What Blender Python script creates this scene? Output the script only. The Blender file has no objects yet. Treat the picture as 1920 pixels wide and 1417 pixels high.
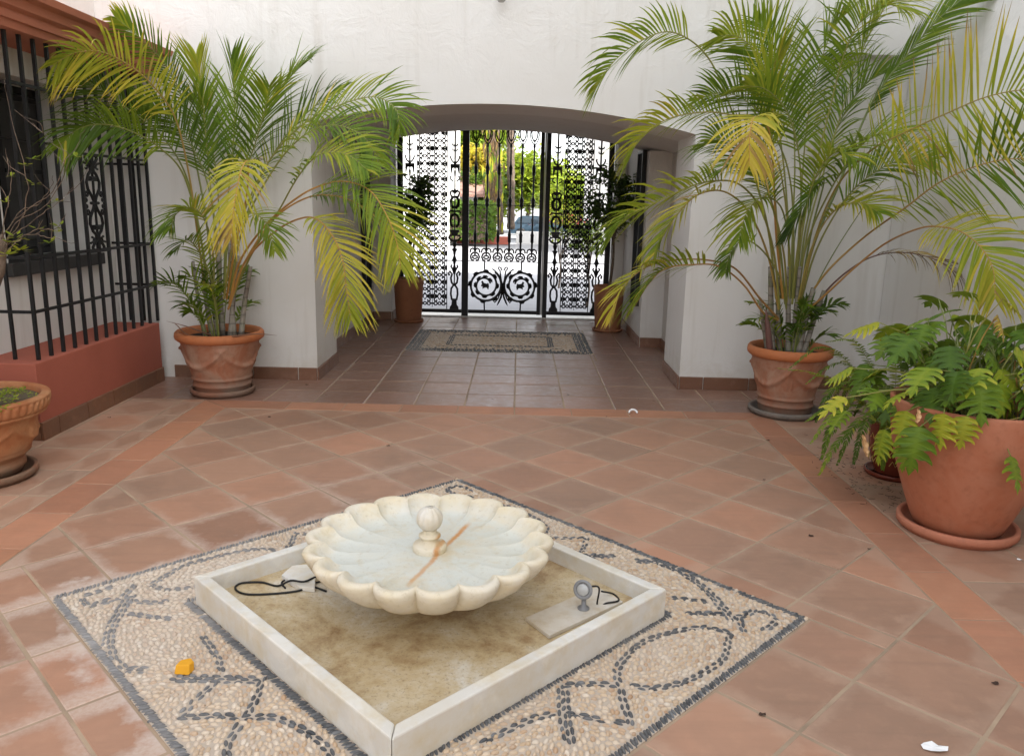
import bpy, bmesh, math, random
import numpy as np
from mathutils import Vector, Matrix, noise
R = math.radians
PI = math.pi
rnd = random.Random(7)
sc = bpy.context.scene
COL = sc.collection

# ------------------------------------------------------------------ camera
FPX, PITCH, ROLL, YAW, CH = 1488.8, 0.218233, 0.0228679, -0.0043809, 1.5
cyw, syw = math.cos(YAW), math.sin(YAW)
_f = Vector((syw*math.cos(PITCH), cyw*math.cos(PITCH), -math.sin(PITCH)))
_r = Vector((cyw, -syw, 0)); _u = _r.cross(_f)
CR = _r*math.cos(ROLL)+_u*math.sin(ROLL); CU = -_r*math.sin(ROLL)+_u*math.cos(ROLL); CF = _f
CP = Vector((0, 0, CH))
cam = bpy.data.cameras.new('camera'); camo = bpy.data.objects.new('camera', cam); COL.objects.link(camo)
cam.sensor_width = 36; cam.lens = FPX/1920*36; cam.clip_start = .05; cam.clip_end = 600
m = Matrix((CR, CU, -CF)).transposed().to_4x4(); m.translation = CP; camo.matrix_world = m
sc.camera = camo
def ray(x, y): return CR*((x-960)/FPX)-CU*((y-708.5)/FPX)+CF
def gr(x, y, z=0.0):
    d = ray(x, y); return CP+d*((z-CH)/d.z)
def at(x, y, Y):
    d = ray(x, y); return CP+d*(Y/d.y)

# ------------------------------------------------------------------ light
SUN_EL = R(40); SH = Vector((0.80, -0.60, 0)).normalized()
SD = Vector((SH.x*math.cos(SUN_EL), SH.y*math.cos(SUN_EL), math.sin(SUN_EL)))
w = bpy.data.worlds.new('World'); sc.world = w; w.use_nodes = True
nt = w.node_tree; nt.nodes.clear()
sky = nt.nodes.new('ShaderNodeTexSky'); sky.sky_type = 'NISHITA'; sky.sun_disc = False
sky.sun_elevation = SUN_EL; sky.sun_rotation = math.atan2(SH.x, SH.y)
sky.air_density = 1.0; sky.dust_density = 2.0; sky.ozone_density = 1.0
hs = nt.nodes.new('ShaderNodeHueSaturation'); hs.inputs['Saturation'].default_value = .19
bg = nt.nodes.new('ShaderNodeBackground'); bg.inputs[1].default_value = .15
ow = nt.nodes.new('ShaderNodeOutputWorld')
nt.links.new(sky.outputs[0], hs.inputs['Color']); nt.links.new(hs.outputs[0], bg.inputs[0]); nt.links.new(bg.outputs[0], ow.inputs[0])
sun = bpy.data.lights.new('sun', 'SUN'); sun.energy = 2.4; sun.angle = R(.53); sun.color = (1, .95, .87)
suno = bpy.data.objects.new('sun', sun); COL.objects.link(suno)
suno.rotation_euler = SD.to_track_quat('Z', 'Y').to_euler(); suno.location = SD*60
sc.view_settings.view_transform = 'Standard'; sc.view_settings.look = 'None'
sc.view_settings.gamma = 1; sc.view_settings.use_curve_mapping = False
sc.view_settings.exposure = 2.1
sc.cycles.max_bounces = 8; sc.cycles.transparent_max_bounces = 8

# ------------------------------------------------------------------ materials
def lin(*c): return tuple(((v/255)/12.92 if v/255 < .04045 else ((v/255+.055)/1.055)**2.4) for v in c)+(1,)
class NB:
    def __init__(s, name):
        s.m = bpy.data.materials.new(name); s.m.use_nodes = True; s.t = s.m.node_tree; s.t.nodes.clear()
        s.o = s.n('ShaderNodeOutputMaterial'); s.b = s.n('ShaderNodeBsdfPrincipled'); s.t.links.new(s.b.outputs[0], s.o.inputs[0])
        s.geo = None
    def n(s, k, **kw):
        x = s.t.nodes.new(k)
        for a, v in kw.items(): setattr(x, a, v)
        return x
    def l(s, a, b): s.t.links.new(a, b)
    def pos(s):
        if not s.geo: s.geo = s.n('ShaderNodeNewGeometry')
        return s.geo.outputs['Position']
    def noise(s, scale, detail=4, rough=.55, vec=None, dist=0):
        x = s.n('ShaderNodeTexNoise'); x.inputs['Scale'].default_value = scale; x.inputs['Detail'].default_value = detail
        x.inputs['Roughness'].default_value = rough; x.inputs['Distortion'].default_value = dist
        s.l(vec or s.pos(), x.inputs['Vector']); return x.outputs['Fac']
    def ramp(s, fac, stops):
        x = s.n('ShaderNodeValToRGB'); e = x.color_ramp.elements
        while len(e) < len(stops): e.new(.5)
        for i, (p, c) in enumerate(stops):
            e[i].position = p; e[i].color = c if len(c) == 4 else tuple(c)+(1,)
        s.l(fac, x.inputs[0]); return x.outputs[0]
    def map(s, v, a, b, c=0, d=1):
        x = s.n('ShaderNodeMapRange'); s.l(v, x.inputs[0])
        for i, q in enumerate((a, b, c, d)): x.inputs[i+1].default_value = q
        return x.outputs[0]
    def mix(s, f, a, b, mode='MIX'):
        x = s.n('ShaderNodeMix', data_type='RGBA', blend_type=mode)
        for sock, v in ((x.inputs[0], f), (x.inputs[6], a), (x.inputs[7], b)):
            if hasattr(v, 'is_linked'): s.l(v, sock)
            elif isinstance(v, (int, float)): sock.default_value = v
            else: sock.default_value = tuple(v) if len(v) == 4 else tuple(v)+(1,)
        return x.outputs[2]
    def math(s, op, a, b=0.0, c=0.0):
        x = s.n('ShaderNodeMath', operation=op)
        for i, v in enumerate((a, b, c)):
            if hasattr(v, 'is_linked'): s.l(v, x.inputs[i])
            else: x.inputs[i].default_value = v
        return x.outputs[0]
    def rand(s): return s.n('ShaderNodeObjectInfo').outputs['Random']
    def attr(s, name): return s.n('ShaderNodeAttribute', attribute_name=name).outputs['Fac']
    def fin(s, col, rough=.6, bump=None, bs=.3, bd=.01, spec=.5, normal=None):
        if hasattr(col, 'is_linked'): s.l(col, s.b.inputs['Base Color'])
        else: s.b.inputs['Base Color'].default_value = tuple(col) if len(col) == 4 else tuple(col)+(1,)
        if hasattr(rough, 'is_linked'): s.l(rough, s.b.inputs['Roughness'])
        else: s.b.inputs['Roughness'].default_value = rough
        s.b.inputs['Specular IOR Level'].default_value = spec
        if bump is not None:
            x = s.n('ShaderNodeBump'); x.inputs['Strength'].default_value = bs; x.inputs['Distance'].default_value = bd
            s.l(bump, x.inputs['Height']); s.l(x.outputs[0], s.b.inputs['Normal'])
        return s.m

def m_plaster(name, base, rough_zone=False):
    b = NB(name)
    n1 = b.noise(.9, 5, .6); n2 = b.noise(28, 3, .6); n3 = b.noise(5, 5, .7, dist=.6)
    c = b.mix(b.map(n1, .35, .75), base, tuple(v*k for v, k in zip(base[:3], (.93, .915, .89)))+(1,))
    c = b.mix(b.map(n3, .58, .78, 0, .4), c, (.62, .60, .56, 1))
    sx = b.n('ShaderNodeSeparateXYZ'); b.l(b.pos(), sx.inputs[0])
    low = b.math('SUBTRACT', b.map(n3, .3, .8), b.map(sx.outputs[2], .1, .6, 0, 1.2))
    c = b.mix(b.map(low, 0, .6, 0, .35), c, (.50, .44, .36, 1))
    ms = b.n('ShaderNodeMapping'); ms.inputs['Scale'].default_value = (7, 7, .55); b.l(b.pos(), ms.inputs[0])
    c = b.mix(b.map(b.noise(1.2, 4, .6, vec=ms.outputs[0]), .55, .75, 0, .3), c, (.42, .38, .32, 1))
    h = b.math('ADD', b.math('MULTIPLY', n3, b.map(sx.outputs[2], 2.3, 2.75, .25, 1.6) if rough_zone else 1.0), b.math('MULTIPLY', n2, .12))
    return b.fin(c, .85, h, .42, .022, spec=.25)
M = {}
M['plaster'] = m_plaster('white_plaster', (.68, .668, .642, 1), True)
M['plaster2'] = m_plaster('passage_plaster', (.60, .575, .545, 1))  # same white paint, base colour lowered to put the passage's shade into it

def m_paint(name, c, rough=.75, v=.85):
    b = NB(name); n = b.noise(3, 5, .6); n2 = b.noise(60, 2)
    col = b.mix(b.map(n, .3, .75), c, tuple(x*v for x in c[:3])+(1,))
    return b.fin(col, rough, b.math('ADD', n, b.math('MULTIPLY', n2, .2)), .25, .008, spec=.3)
M['redpaint'] = m_paint('brick_red_paint', (.36, .105, .068, 1))
M['cornice'] = m_paint('terracotta_paint', (.52, .19, .12, 1))
M['iron'] = m_paint('black_iron', (.012, .012, .013, 1), .5, .6)
M['steel'] = m_paint('grey_steel', (.24, .24, .245, 1), .45)
M['darkglass'] = m_paint('dark_shutter', (.035, .034, .033, 1), .35)
M['darkdoor'] = m_paint('dark_wood', (.02, .018, .016, 1), .5)
M['grout'] = m_paint('pale_grout', (.44, .325, .225, 1), .9, .5)
M['mortar'] = m_paint('beige_mortar', (.50, .42, .34, 1), .9)
M['soil'] = m_paint('potting_soil', (.035, .026, .018, 1), .95, .4)
M['drysoil'] = m_paint('dry_soil', (.11, .085, .055, 1), .95, .4)

def m_tile(name, cols, rough=.5, salt=False, lowspec=.5):
    b = NB(name); r = b.rand()
    n1 = b.noise(2.2, 4, .6, dist=.5); n2 = b.noise(14, 5, .65); n3 = b.noise(70, 3, .6)
    ms = b.n('ShaderNodeMapping'); ms.inputs['Scale'].default_value = (1.2, 14, 1); ms.inputs['Rotation'].default_value = (0, 0, .25)
    b.l(b.pos(), ms.inputs[0]); n4 = b.noise(1.6, 4, .6, vec=ms.outputs[0])
    c = b.ramp(r, [(i/(len(cols)-1), k) for i, k in enumerate(cols)])
    dark = b.mix(.42, c, (.12, .095, .072, 1)); lite = b.mix(.35, c, (.52, .33, .22, 1))
    c = b.mix(b.map(n1, .42, .68, 0, .6), c, dark)
    c = b.mix(b.map(n2, .5, .72, 0, .5), c, lite)
    c = b.mix(b.map(n4, .5, .75, 0, .4), c, dark)
    c = b.mix(b.map(n3, .66, .8, 0, .15), c, (.09, .06, .045, 1))
    if salt:   # efflorescence creeping out of the pebble bed along its left sides
        sx = b.n('ShaderNodeSeparateXYZ'); b.l(b.pos(), sx.inputs[0]); X, Y = sx.outputs[0], sx.outputs[1]
        dx = b.math('ADD', X, .31); dy = b.math('ADD', Y, -2.73)
        s1 = b.math('MULTIPLY', b.math('ADD', b.math('ABSOLUTE', dx), b.math('ABSOLUTE', dy)), .7071)
        d = b.math('SUBTRACT', s1, 1.0)
        side = b.map(dx, -.25, -.75, 0, 1)
        far = b.map(b.math('ADD', dx, dy), .6, -1.2, .25, 1)
        k = b.math('SUBTRACT', b.math('ADD', b.map(n2, .3, .7, 0, .09), b.map(n1, .35, .65, -.02, .10)), d)
        k2 = b.map(b.math('MULTIPLY', b.math('ADD', k, 0.02), b.math('MULTIPLY', side, far)), .03, .12, 0, .75)
        c = b.mix(k2, c, (.60, .53, .48, 1))
        g_ = b.n('ShaderNodeSeparateXYZ'); b.l(b.n('ShaderNodeTexCoord').outputs['Generated'], g_.inputs[0])
        ed = b.math('SUBTRACT', .5, b.math('ADD', b.math('ABSOLUTE', b.math('SUBTRACT', g_.outputs[0], .5)), b.math('ABSOLUTE', b.math('SUBTRACT', g_.outputs[1], .5))))
        e2 = b.math('SUBTRACT', b.math('ADD', b.math('MULTIPLY', b.map(n2, .3, .7, 0, 1), .14), b.math('MULTIPLY', b.map(n1, .35, .65, 0, 1), .07)), ed)
        near = b.map(b.math('MULTIPLY', b.map(d, .0, .75, 1, 0), b.map(dx, -.1, -.7, 0, 1)), 0, 1, 0, .62)
        c = b.mix(b.math('MULTIPLY', b.math('MULTIPLY', b.map(e2, -.04, .14), near), b.map(n3, .3, .6, .45, 1)), c, (.60, .53, .48, 1))
        c = b.mix(b.map(e2, -.02, .14, 0, .3), c, (.48, .34, .25, 1))
    rr = b.map(n2, .3, .7, rough-.08, rough+.15)
    return b.fin(c, rr, b.math('ADD', b.math('MULTIPLY', n1, 1.0), b.math('MULTIPLY', n2, .25)), .35, .01, spec=lowspec)
TC = [(.30, .165, .108), (.40, .215, .138), (.33, .192, .13), (.43, .222, .14), (.36, .205, .135), (.29, .18, .125), (.41, .23, .15)]
M['tile'] = m_tile('terracotta_tile', TC, .62, True, .3)
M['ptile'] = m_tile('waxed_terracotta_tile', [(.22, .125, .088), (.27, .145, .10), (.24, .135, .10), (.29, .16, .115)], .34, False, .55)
M['strip'] = m_tile('orange_border_tile', [(.42, .19, .105), (.47, .225, .135), (.38, .175, .105), (.45, .205, .12)], .6, False, .3)
M['skirt'] = m_tile('brown_skirting_tile', [(.155, .068, .038), (.20, .092, .05), (.175, .078, .043)], .45)

def m_marble(name, stain, amount):
    b = NB(name); n1 = b.noise(3.5, 6, .65, dist=1.4); n2 = b.noise(9, 5, .7); n3 = b.noise(1.8, 4, .6)
    c = b.mix(b.map(n1, .46, .54, 0, .22), (.70, .68, .63, 1), (.42, .42, .42, 1))
    c = b.mix(b.map(n2, .45, .75, 0, amount), c, stain)
    c = b.mix(b.map(n3, .4, .7, 0, amount*.7), c, tuple(v*.8 for v in stain[:3])+(1,))
    return b, c, n1, n2
b, c, n1, n2 = m_marble('basin_marble', (.58, .47, .29, 1), .75); M['marble'] = b.fin(c, .38, n2, .12, .004)
b, c, n1, n2 = m_marble('bowl_marble', (.66, .54, .33, 1), 1.0)
h_ = b.attr('flat'); wet = b.mix(b.map(n2, .3, .7, .25, .7), (.50, .53, .48, 1), (.62, .62, .56, 1))
c = b.mix(b.math('MULTIPLY', b.math('SUBTRACT', 1, h_), b.map(n1, .3, .6, .25, .7)), c, (.68, .59, .42, 1)); c = b.mix(b.math('MULTIPLY', h_, .8), c, wet)
_sx = b.n('ShaderNodeSeparateXYZ'); b.l(b.n('ShaderNodeTexCoord').outputs['Object'], _sx.inputs[0])
# rusty streak that runs across the bowl under the finial
u_ = b.math('ADD', b.math('MULTIPLY', _sx.outputs[0], .955), b.math('MULTIPLY', _sx.outputs[1], -.297))
v_ = b.math('ADD', b.math('MULTIPLY', _sx.outputs[0], .297), b.math('MULTIPLY', _sx.outputs[1], .955))
ln = b.map(b.math('ABSOLUTE', b.math('ADD', b.math('ADD', u_, -.045), b.math('MULTIPLY', b.math('SUBTRACT', n2, .5), .03))), .004, .014, 1, 0)
le = b.map(b.math('ABSOLUTE', v_), .24, .30, 1, 0)
c = b.mix(b.math('MULTIPLY', b.math('MULTIPLY', ln, le), b.map(n1, .3, .6, .45, .95)), c, (.50, .20, .035, 1))
halo = b.map(b.math('ABSOLUTE', b.math('ADD', u_, -.08)), .0, .15, .5, 0)
c = b.mix(b.math('MULTIPLY', b.math('MULTIPLY', halo, h_), b.map(n2, .4, .65)), c, (.55, .40, .20, 1))
n5 = b.noise(45, 5, .75); c = b.mix(b.map(n5, .55, .72, 0, .45), c, (.36, .30, .19, 1)); n6 = b.noise(6, 6, .7, dist=.8); c = b.mix(b.map(n6, .52, .66, 0, .4), c, (.50, .40, .22, 1)); M['bowl'] = b.fin(c, .55, b.math('ADD', n2, b.math('MULTIPLY', n5, .4)), .3, .005, spec=.35)
b = NB('stained_basin_floor'); n1 = b.noise(2.6, 8, .72, dist=.25); n2 = b.noise(14, 6, .8); n3 = b.noise(90, 3, .7)
c = b.ramp(n1, [(.38, (.62, .58, .50)), (.46, (.52, .43, .29)), (.54, (.44, .33, .18)), (.62, (.29, .18, .08)), (.72, (.46, .35, .2))])
c = b.mix(b.map(n2, .45, .7, 0, .5), c, (.55, .45, .28, 1)); c = b.mix(b.map(n3, .55, .7, 0, .5), c, (.16, .10, .05, 1))
M['basinfloor'] = b.fin(c, .55, n2, .2, .004)

def m_pot(name, base, chalk, k, foot_dark=.0):
    b = NB(name); n1 = b.noise(5, 5, .65, dist=.5); n2 = b.noise(22, 4, .6)
    c = b.mix(b.map(n1, .4, .65, 0, k), base, chalk)
    c = b.mix(b.map(n2, .52, .75, 0, .35), c, tuple(v*.5 for v in base[:3])+(1,))
    if foot_dark:
        sx = b.n('ShaderNodeSeparateXYZ'); b.l(b.pos(), sx.inputs[0])
        c = b.mix(b.map(b.math('ADD', sx.outputs[2], b.math('MULTIPLY', n1, -.3)), .05, -.12, 0, foot_dark), c, (.10, .085, .07, 1))  # darker towards the foot of the pot
    return b.fin(c, .7, b.math('ADD', n1, b.math('MULTIPLY', n2, .4)), .3, .006, spec=.3)
M['pot_aged'] = m_pot('aged_terracotta', (.33, .135, .075, 1), (.42, .28, .20, 1), .8, .6)
M['pot_rim'] = m_pot('orange_terracotta_rim', (.45, .15, .055, 1), (.38, .16, .08, 1), .4)
M['pot_ornate'] = m_pot('weathered_ornate_terracotta', (.34, .125, .05, 1), (.46, .25, .12, 1), .7, .7)
M['pot_plain'] = m_pot('plain_terracotta', (.40, .135, .068, 1), (.47, .21, .13, 1), .55)
M['pot_saucer'] = m_pot('saucer_terracotta', (.48, .19, .115, 1), (.42, .16, .09, 1), .5)
M['saucer_grey'] = m_pot('grey_saucer', (.16, .14, .12, 1), (.24, .20, .17, 1), .7)
M['pot_shop'] = m_pot('brown_planter', (.30, .125, .06, 1), (.26, .10, .05, 1), .5)
M['gold'] = m_paint('gold_paint', (.55, .38, .12, 1), .4)
M['redglaze'] = m_paint('dark_red_glaze', (.16, .035, .02, 1), .25)

def m_leaf(name, trans=.35, rough=.45):
    b = NB(name); a = b.attr('age')
    n = b.noise(9, 3, .6)
    a2 = b.math('ADD', a, b.math('MULTIPLY', b.math('SUBTRACT', n, .5), .16))
    c = b.ramp(a2, [(0, (.018, .042, .010)), (.25, (.070, .135, .012)), (.36, (.13, .21, .016)), (.47, (.22, .28, .02)), (.62, (.36, .35, .03)), (.8, (.55, .43, .05)), (.92, (.34, .20, .07)), (1, (.10, .06, .045))])
    b.fin(c, rough+.05, spec=.22)
    t = b.n('ShaderNodeBsdfTranslucent'); b.l(b.mix(.25, c, (.5, .6, .08, 1)), t.inputs[0])
    mx = b.n('ShaderNodeMixShader'); mx.inputs[0].default_value = trans
    b.l(b.b.outputs[0], mx.inputs[1]); b.l(t.outputs[0], mx.inputs[2]); b.l(mx.outputs[0], b.o.inputs[0])
    return b.m
M['leaf'] = m_leaf('leaf_blade')
M['dleaf'] = m_leaf('dark_leaf_blade', .2, .4)
b = NB('palm_cane'); sx = b.n('ShaderNodeSeparateXYZ'); b.l(b.pos(), sx.inputs[0])
wv = b.math('SINE', b.math('MULTIPLY', sx.outputs[2], 95)); n1 = b.noise(12, 4)
c = b.ramp(n1, [(.3, (.16, .13, .10)), (.5, (.24, .21, .17)), (.7, (.13, .14, .07))])
c = b.mix(b.map(wv, .8, 1, 0, .6), c, (.05, .04, .03, 1)); M['cane'] = b.fin(c, .6, wv, .2, .003)
b = NB('petiole'); a = b.attr('age'); c = b.ramp(a, [(0, (.10, .15, .04)), (.4, (.22, .22, .05)), (.7, (.42, .22, .05)), (1, (.13, .06, .05))]); M['petiole'] = b.fin(c, .5)
b = NB('bark'); n1 = b.noise(9, 5, .7); M['bark'] = b.fin(b.ramp(n1, [(.3, (.05, .035, .025)), (.6, (.14, .10, .07)), (.75, (.2, .16, .12))]), .9, n1, .5, .02)

def m_pebble(name, light):
    b = NB(name); t = b.attr('tint'); r = b.rand(); tt = b.math('FRACT', b.math('ADD', t, r)); n = b.noise(60, 3)
    if light: c = b.ramp(tt, [(0, (.44, .28, .16)), (.25, (.56, .42, .28)), (.5, (.62, .50, .37)), (.7, (.48, .34, .21)), (.85, (.66, .57, .46)), (1, (.40, .25, .14))])
    else: c = b.ramp(tt, [(0, (.03, .033, .037)), (.4, (.07, .074, .08)), (.7, (.045, .048, .053)), (1, (.15, .155, .16))])
    c = b.mix(b.map(n, .4, .7, 0, .3), c, (.50, .42, .34, 1) if light else (.25, .24, .23, 1))
    n1 = b.noise(2.2, 4); c = b.mix(b.map(n1, .45, .65, 0, .3 if light else .1), c, (.60, .53, .45, 1))
    sx = b.n('ShaderNodeSeparateXYZ'); b.l(b.pos(), sx.inputs[0])   # lime bloom on the left side of the bed
    lf = b.map(b.math('ADD', sx.outputs[0], b.math('MULTIPLY', n1, -.6)), -1.0, -1.6, 0, .25); c = b.mix(lf, c, (.60, .57, .55, 1))
    return b.fin(c, .55)
M['peb_l'] = m_pebble('tan_pebble', True); M['peb_d'] = m_pebble('slate_pebble', False)
M['yellow'] = m_paint('yellow_foam', (.75, .36, .02, 1), .6)
M['paper'] = m_paint('white_paper', (.85, .85, .85, 1), .8, .97)
M['whitewall'] = m_paint('white_render', (.80, .79, .77, 1), .85, .95)
M['street'] = m_paint('pale_paving', (.34, .34, .355, 1), .85)
M['road'] = m_paint('grey_road', (.30, .30, .31, 1), .9)
M['kerbred'] = m_paint('red_kerb_paint', (.45, .13, .09, 1), .8)
M['rooftile'] = m_paint('clay_roof', (.38, .22, .17, 1), .8, .6)
M['carblue'] = m_paint('blue_car_paint', (.04, .07, .10, 1), .35)
M['rubber'] = m_paint('black_rubber', (.012, .012, .012, 1), .5)
b = NB('car_glass'); M['glass'] = b.fin((.05, .07, .09, 1), .08)
M['marble_sill'] = m_paint('pale_threshold', (.6, .58, .54, 1), .4)
b = NB('lamp_glass'); M['opal'] = b.fin((.42, .42, .41, 1), .25)
b, c, n1, n2 = m_marble('stained_slab', (.46, .34, .19, 1), .95); M['slab'] = b.fin(b.mix(.35, c, (.42, .33, .21, 1)), .55, n2, .2, .004)

# ------------------------------------------------------------------ mesh helpers
class MB:
    def __init__(s): s.v = []; s.f = []; s.a = []; s.mi = []; s.cur = 0
    def add(s, vs, fs, a=0.0):
        o = len(s.v); s.v += [tuple(v) for v in vs]
        s.a += list(a) if isinstance(a, (list, tuple)) else [a]*len(vs)
        for f in fs: s.f.append(tuple(i+o for i in f)); s.mi.append(s.cur)
        return s
    def box(s, x0, x1, y0, y1, z0, z1, mat=None):
        vs = [Vector((x, y, z)) for z in (z0, z1) for y in (y0, y1) for x in (x0, x1)]
        if mat: vs = [mat @ v for v in vs]
        return s.add(vs, [(0, 2, 3, 1), (4, 5, 7, 6), (0, 1, 5, 4), (2, 6, 7, 3), (0, 4, 6, 2), (1, 3, 7, 5)])
    def tube(s, pts, r, n=6, a=0.0, cap=True):
        pts = [Vector(p) for p in pts]; k = len(pts)
        rs = r if isinstance(r, (list, tuple)) else [r]*k
        av = a if isinstance(a, (list, tuple)) else [a]*k
        vs = []; at_ = []; ref = None
        for i, p in enumerate(pts):
            t = (pts[min(i+1, k-1)]-pts[max(i-1, 0)])
            if t.length < 1e-9: t = Vector((0, 0, 1))
            t.normalize()
            if ref is None: ref = Vector((0, 1, 0)) if abs(t.y) < .9 else Vector((1, 0, 0))
            x = ref-t*ref.dot(t)
            if x.length < 1e-4: x = t.orthogonal()
            x.normalize(); y = t.cross(x); ref = x
            for j in range(n):
                g = 2*PI*(j+.5)/n; vs.append(p+(x*math.cos(g)+y*math.sin(g))*rs[i]); at_.append(av[i])
        fs = [(i*n+j, i*n+(j+1) % n, (i+1)*n+(j+1) % n, (i+1)*n+j) for i in range(k-1) for j in range(n)]
        if cap: fs += [tuple(range(n))[::-1], tuple((k-1)*n+j for j in range(n))]
        return s.add(vs, fs, at_)
    def lathe(s, prof, n=48, disp=None, c=(0, 0, 0), cap=True):
        vs = []
        for i, (r, z) in enumerate(prof):
            for j in range(n):
                g = 2*PI*j/n; rr = r+(disp(g, z, i) if disp else 0)
                vs.append((c[0]+rr*math.cos(g), c[1]+rr*math.sin(g), c[2]+z))
        k = len(prof)
        fs = [(i*n+j, i*n+(j+1) % n, (i+1)*n+(j+1) % n, (i+1)*n+j) for i in range(k-1) for j in range(n)]
        if cap: fs += [tuple(range(n))[::-1], tuple((k-1)*n+j for j in range(n))]
        return s.add(vs, fs)
    def plate(s, pts, th, org=(0, 0, 0)):   # outline in XZ extruded along Y
        n = len(pts); o = Vector(org)
        vs = [o+Vector((x, -th/2, z)) for x, z in pts]+[o+Vector((x, th/2, z)) for x, z in pts]
        fs = [tuple(range(n)), tuple(range(2*n-1, n-1, -1))]+[(i, i+n, (i+1) % n+n, (i+1) % n) for i in range(n)]
        return s.add(vs, fs)
    def mesh(s, name, mats, smooth=False, attr=None):
        me = bpy.data.meshes.new(name); me.from_pydata(s.v, [], s.f)
        for mm in (mats if isinstance(mats, (list, tuple)) else [mats]): me.materials.append(mm)
        if any(s.mi): me.polygons.foreach_set('material_index', s.mi)
        if smooth: me.polygons.foreach_set('use_smooth', [True]*len(me.polygons))
        if attr:
            at_ = me.attributes.new(attr, 'FLOAT', 'POINT'); at_.data.foreach_set('value', s.a)
        me.update(); return me
def link(name, me, parent=None, loc=None, mat=None):
    o = bpy.data.objects.new(name, me); COL.objects.link(o)
    if parent: o.parent = parent
    if loc is not None: o.location = loc
    if mat is not None: o.matrix_local = mat
    return o
def tag(o, label=None, cat=None, group=None, kind=None):
    if label: o['label'] = label
    if cat: o['category'] = cat
    if group: o['group'] = group
    if kind: o['kind'] = kind
    return o
def thing(name, label, cat, loc=(0, 0, 0), rz=0, group=None):
    o = bpy.data.objects.new(name, None); o.empty_display_size = .1; COL.objects.link(o); o.location = loc; o.rotation_euler.z = rz
    return tag(o, label, cat, group)
def part(name, mb, mats, parent, smooth=False, attr=None, loc=None, bevel=0):
    o = link(name, mb.mesh(name, mats, smooth, attr), parent, loc)
    if bevel: bev(o, bevel)
    return o
def bev(o, wd=.004, seg=2):
    md = o.modifiers.new('bevel', 'BEVEL'); md.width = wd; md.segments = seg; md.limit_method = 'ANGLE'; md.angle_limit = R(40)
def autosmooth(me, ang=35):
    me.polygons.foreach_set('use_smooth', [True]*len(me.polygons))
    try: me.set_sharp_from_angle(angle=R(ang))
    except Exception: pass
def struct(name, mb, mats, parent=None, smooth=False):
    o = link(name, mb.mesh(name, mats, smooth), parent)
    if not parent: o['kind'] = 'structure'
    return o
def cr(pts, n):   # Catmull-Rom through the points
    P = [Vector(p) for p in pts]; P = [P[0]*2-P[1]]+P+[P[-1]*2-P[-2]]; out = []
    k = len(P)-3
    for i in range(n+1):
        t = i/n*k; s = min(int(t), k-1); u = t-s; a, b_, c_, d = P[s:s+4]
        out.append(.5*((2*b_)+(c_-a)*u+(2*a-5*b_+4*c_-d)*u*u+(3*b_-a-3*c_+d)*u**3))
    return out

# ------------------------------------------------------------------ floor tiling
def clip(poly, nx, ny, d):   # keep nx*x+ny*y <= d
    out = []
    for i in range(len(poly)):
        a, b_ = poly[i], poly[(i+1) % len(poly)]
        da, db = nx*a[0]+ny*a[1]-d, nx*b_[0]+ny*b_[1]-d
        if da <= 0: out.append(a)
        if (da < 0 < db) or (db < 0 < da):
            t = da/(da-db); out.append((a[0]+(b_[0]-a[0])*t, a[1]+(b_[1]-a[1])*t))
    return out
def area(p): return .5*sum(p[i][0]*p[(i+1) % len(p)][1]-p[(i+1) % len(p)][0]*p[i][1] for i in range(len(p)))
def inset(poly, g):
    if area(poly) < 0: poly = poly[::-1]
    res = list(poly); n = len(poly)
    for i in range(n):
        a, b_ = poly[i], poly[(i+1) % n]; ex, ey = b_[0]-a[0], b_[1]-a[1]; L = math.hypot(ex, ey)
        if L < 1e-6: continue
        nx, ny = ey/L, -ex/L; res = clip(res, nx, ny, nx*a[0]+ny*a[1]-g)
        if len(res) < 3: return []
    return res
def tile(poly, parent, mat, g=.005, z=0.0, name='tile', b_=.004, depth=.0055, jig=.0008):
    p = inset(poly, g)
    q = []
    for pt in p:
        if not q or math.hypot(pt[0]-q[-1][0], pt[1]-q[-1][1]) > .002: q.append(pt)
    p = q
    if len(p) < 3 or abs(area(p)) < .0006: return
    p2 = inset(p, b_)
    if len(p2) != len(p): p2 = p
    cx = sum(x for x, y in p)/len(p); cy = sum(y for x, y in p)/len(p)
    tx, ty, tz = rnd.uniform(-1, 1)*jig*3, rnd.uniform(-1, 1)*jig*3, rnd.uniform(-1, 1)*jig
    n = len(p)
    hz = lambda x, y: tz+tx*(x-cx)+ty*(y-cy)
    # align order
    if p2 is not p:
        k = min(range(n), key=lambda k: math.hypot(p2[k][0]-p[0][0], p2[k][1]-p[0][1])); p2 = p2[k:]+p2[:k]
    vs = [(x-cx, y-cy, -depth) for x, y in p]+[(x-cx, y-cy, hz(x, y)-b_*.55) for x, y in p]+[(x-cx, y-cy, hz(x, y)) for x, y in p2]
    fs = [tuple(range(2*n, 3*n))]+[(r*n+i, r*n+(i+1) % n, (r+1)*n+(i+1) % n, (r+1)*n+i) for r in (0, 1) for i in range(n)]
    mb = MB(); mb.add(vs, fs)
    return link(name, mb.mesh('tile', mat), parent, (cx, cy, z))

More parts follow.
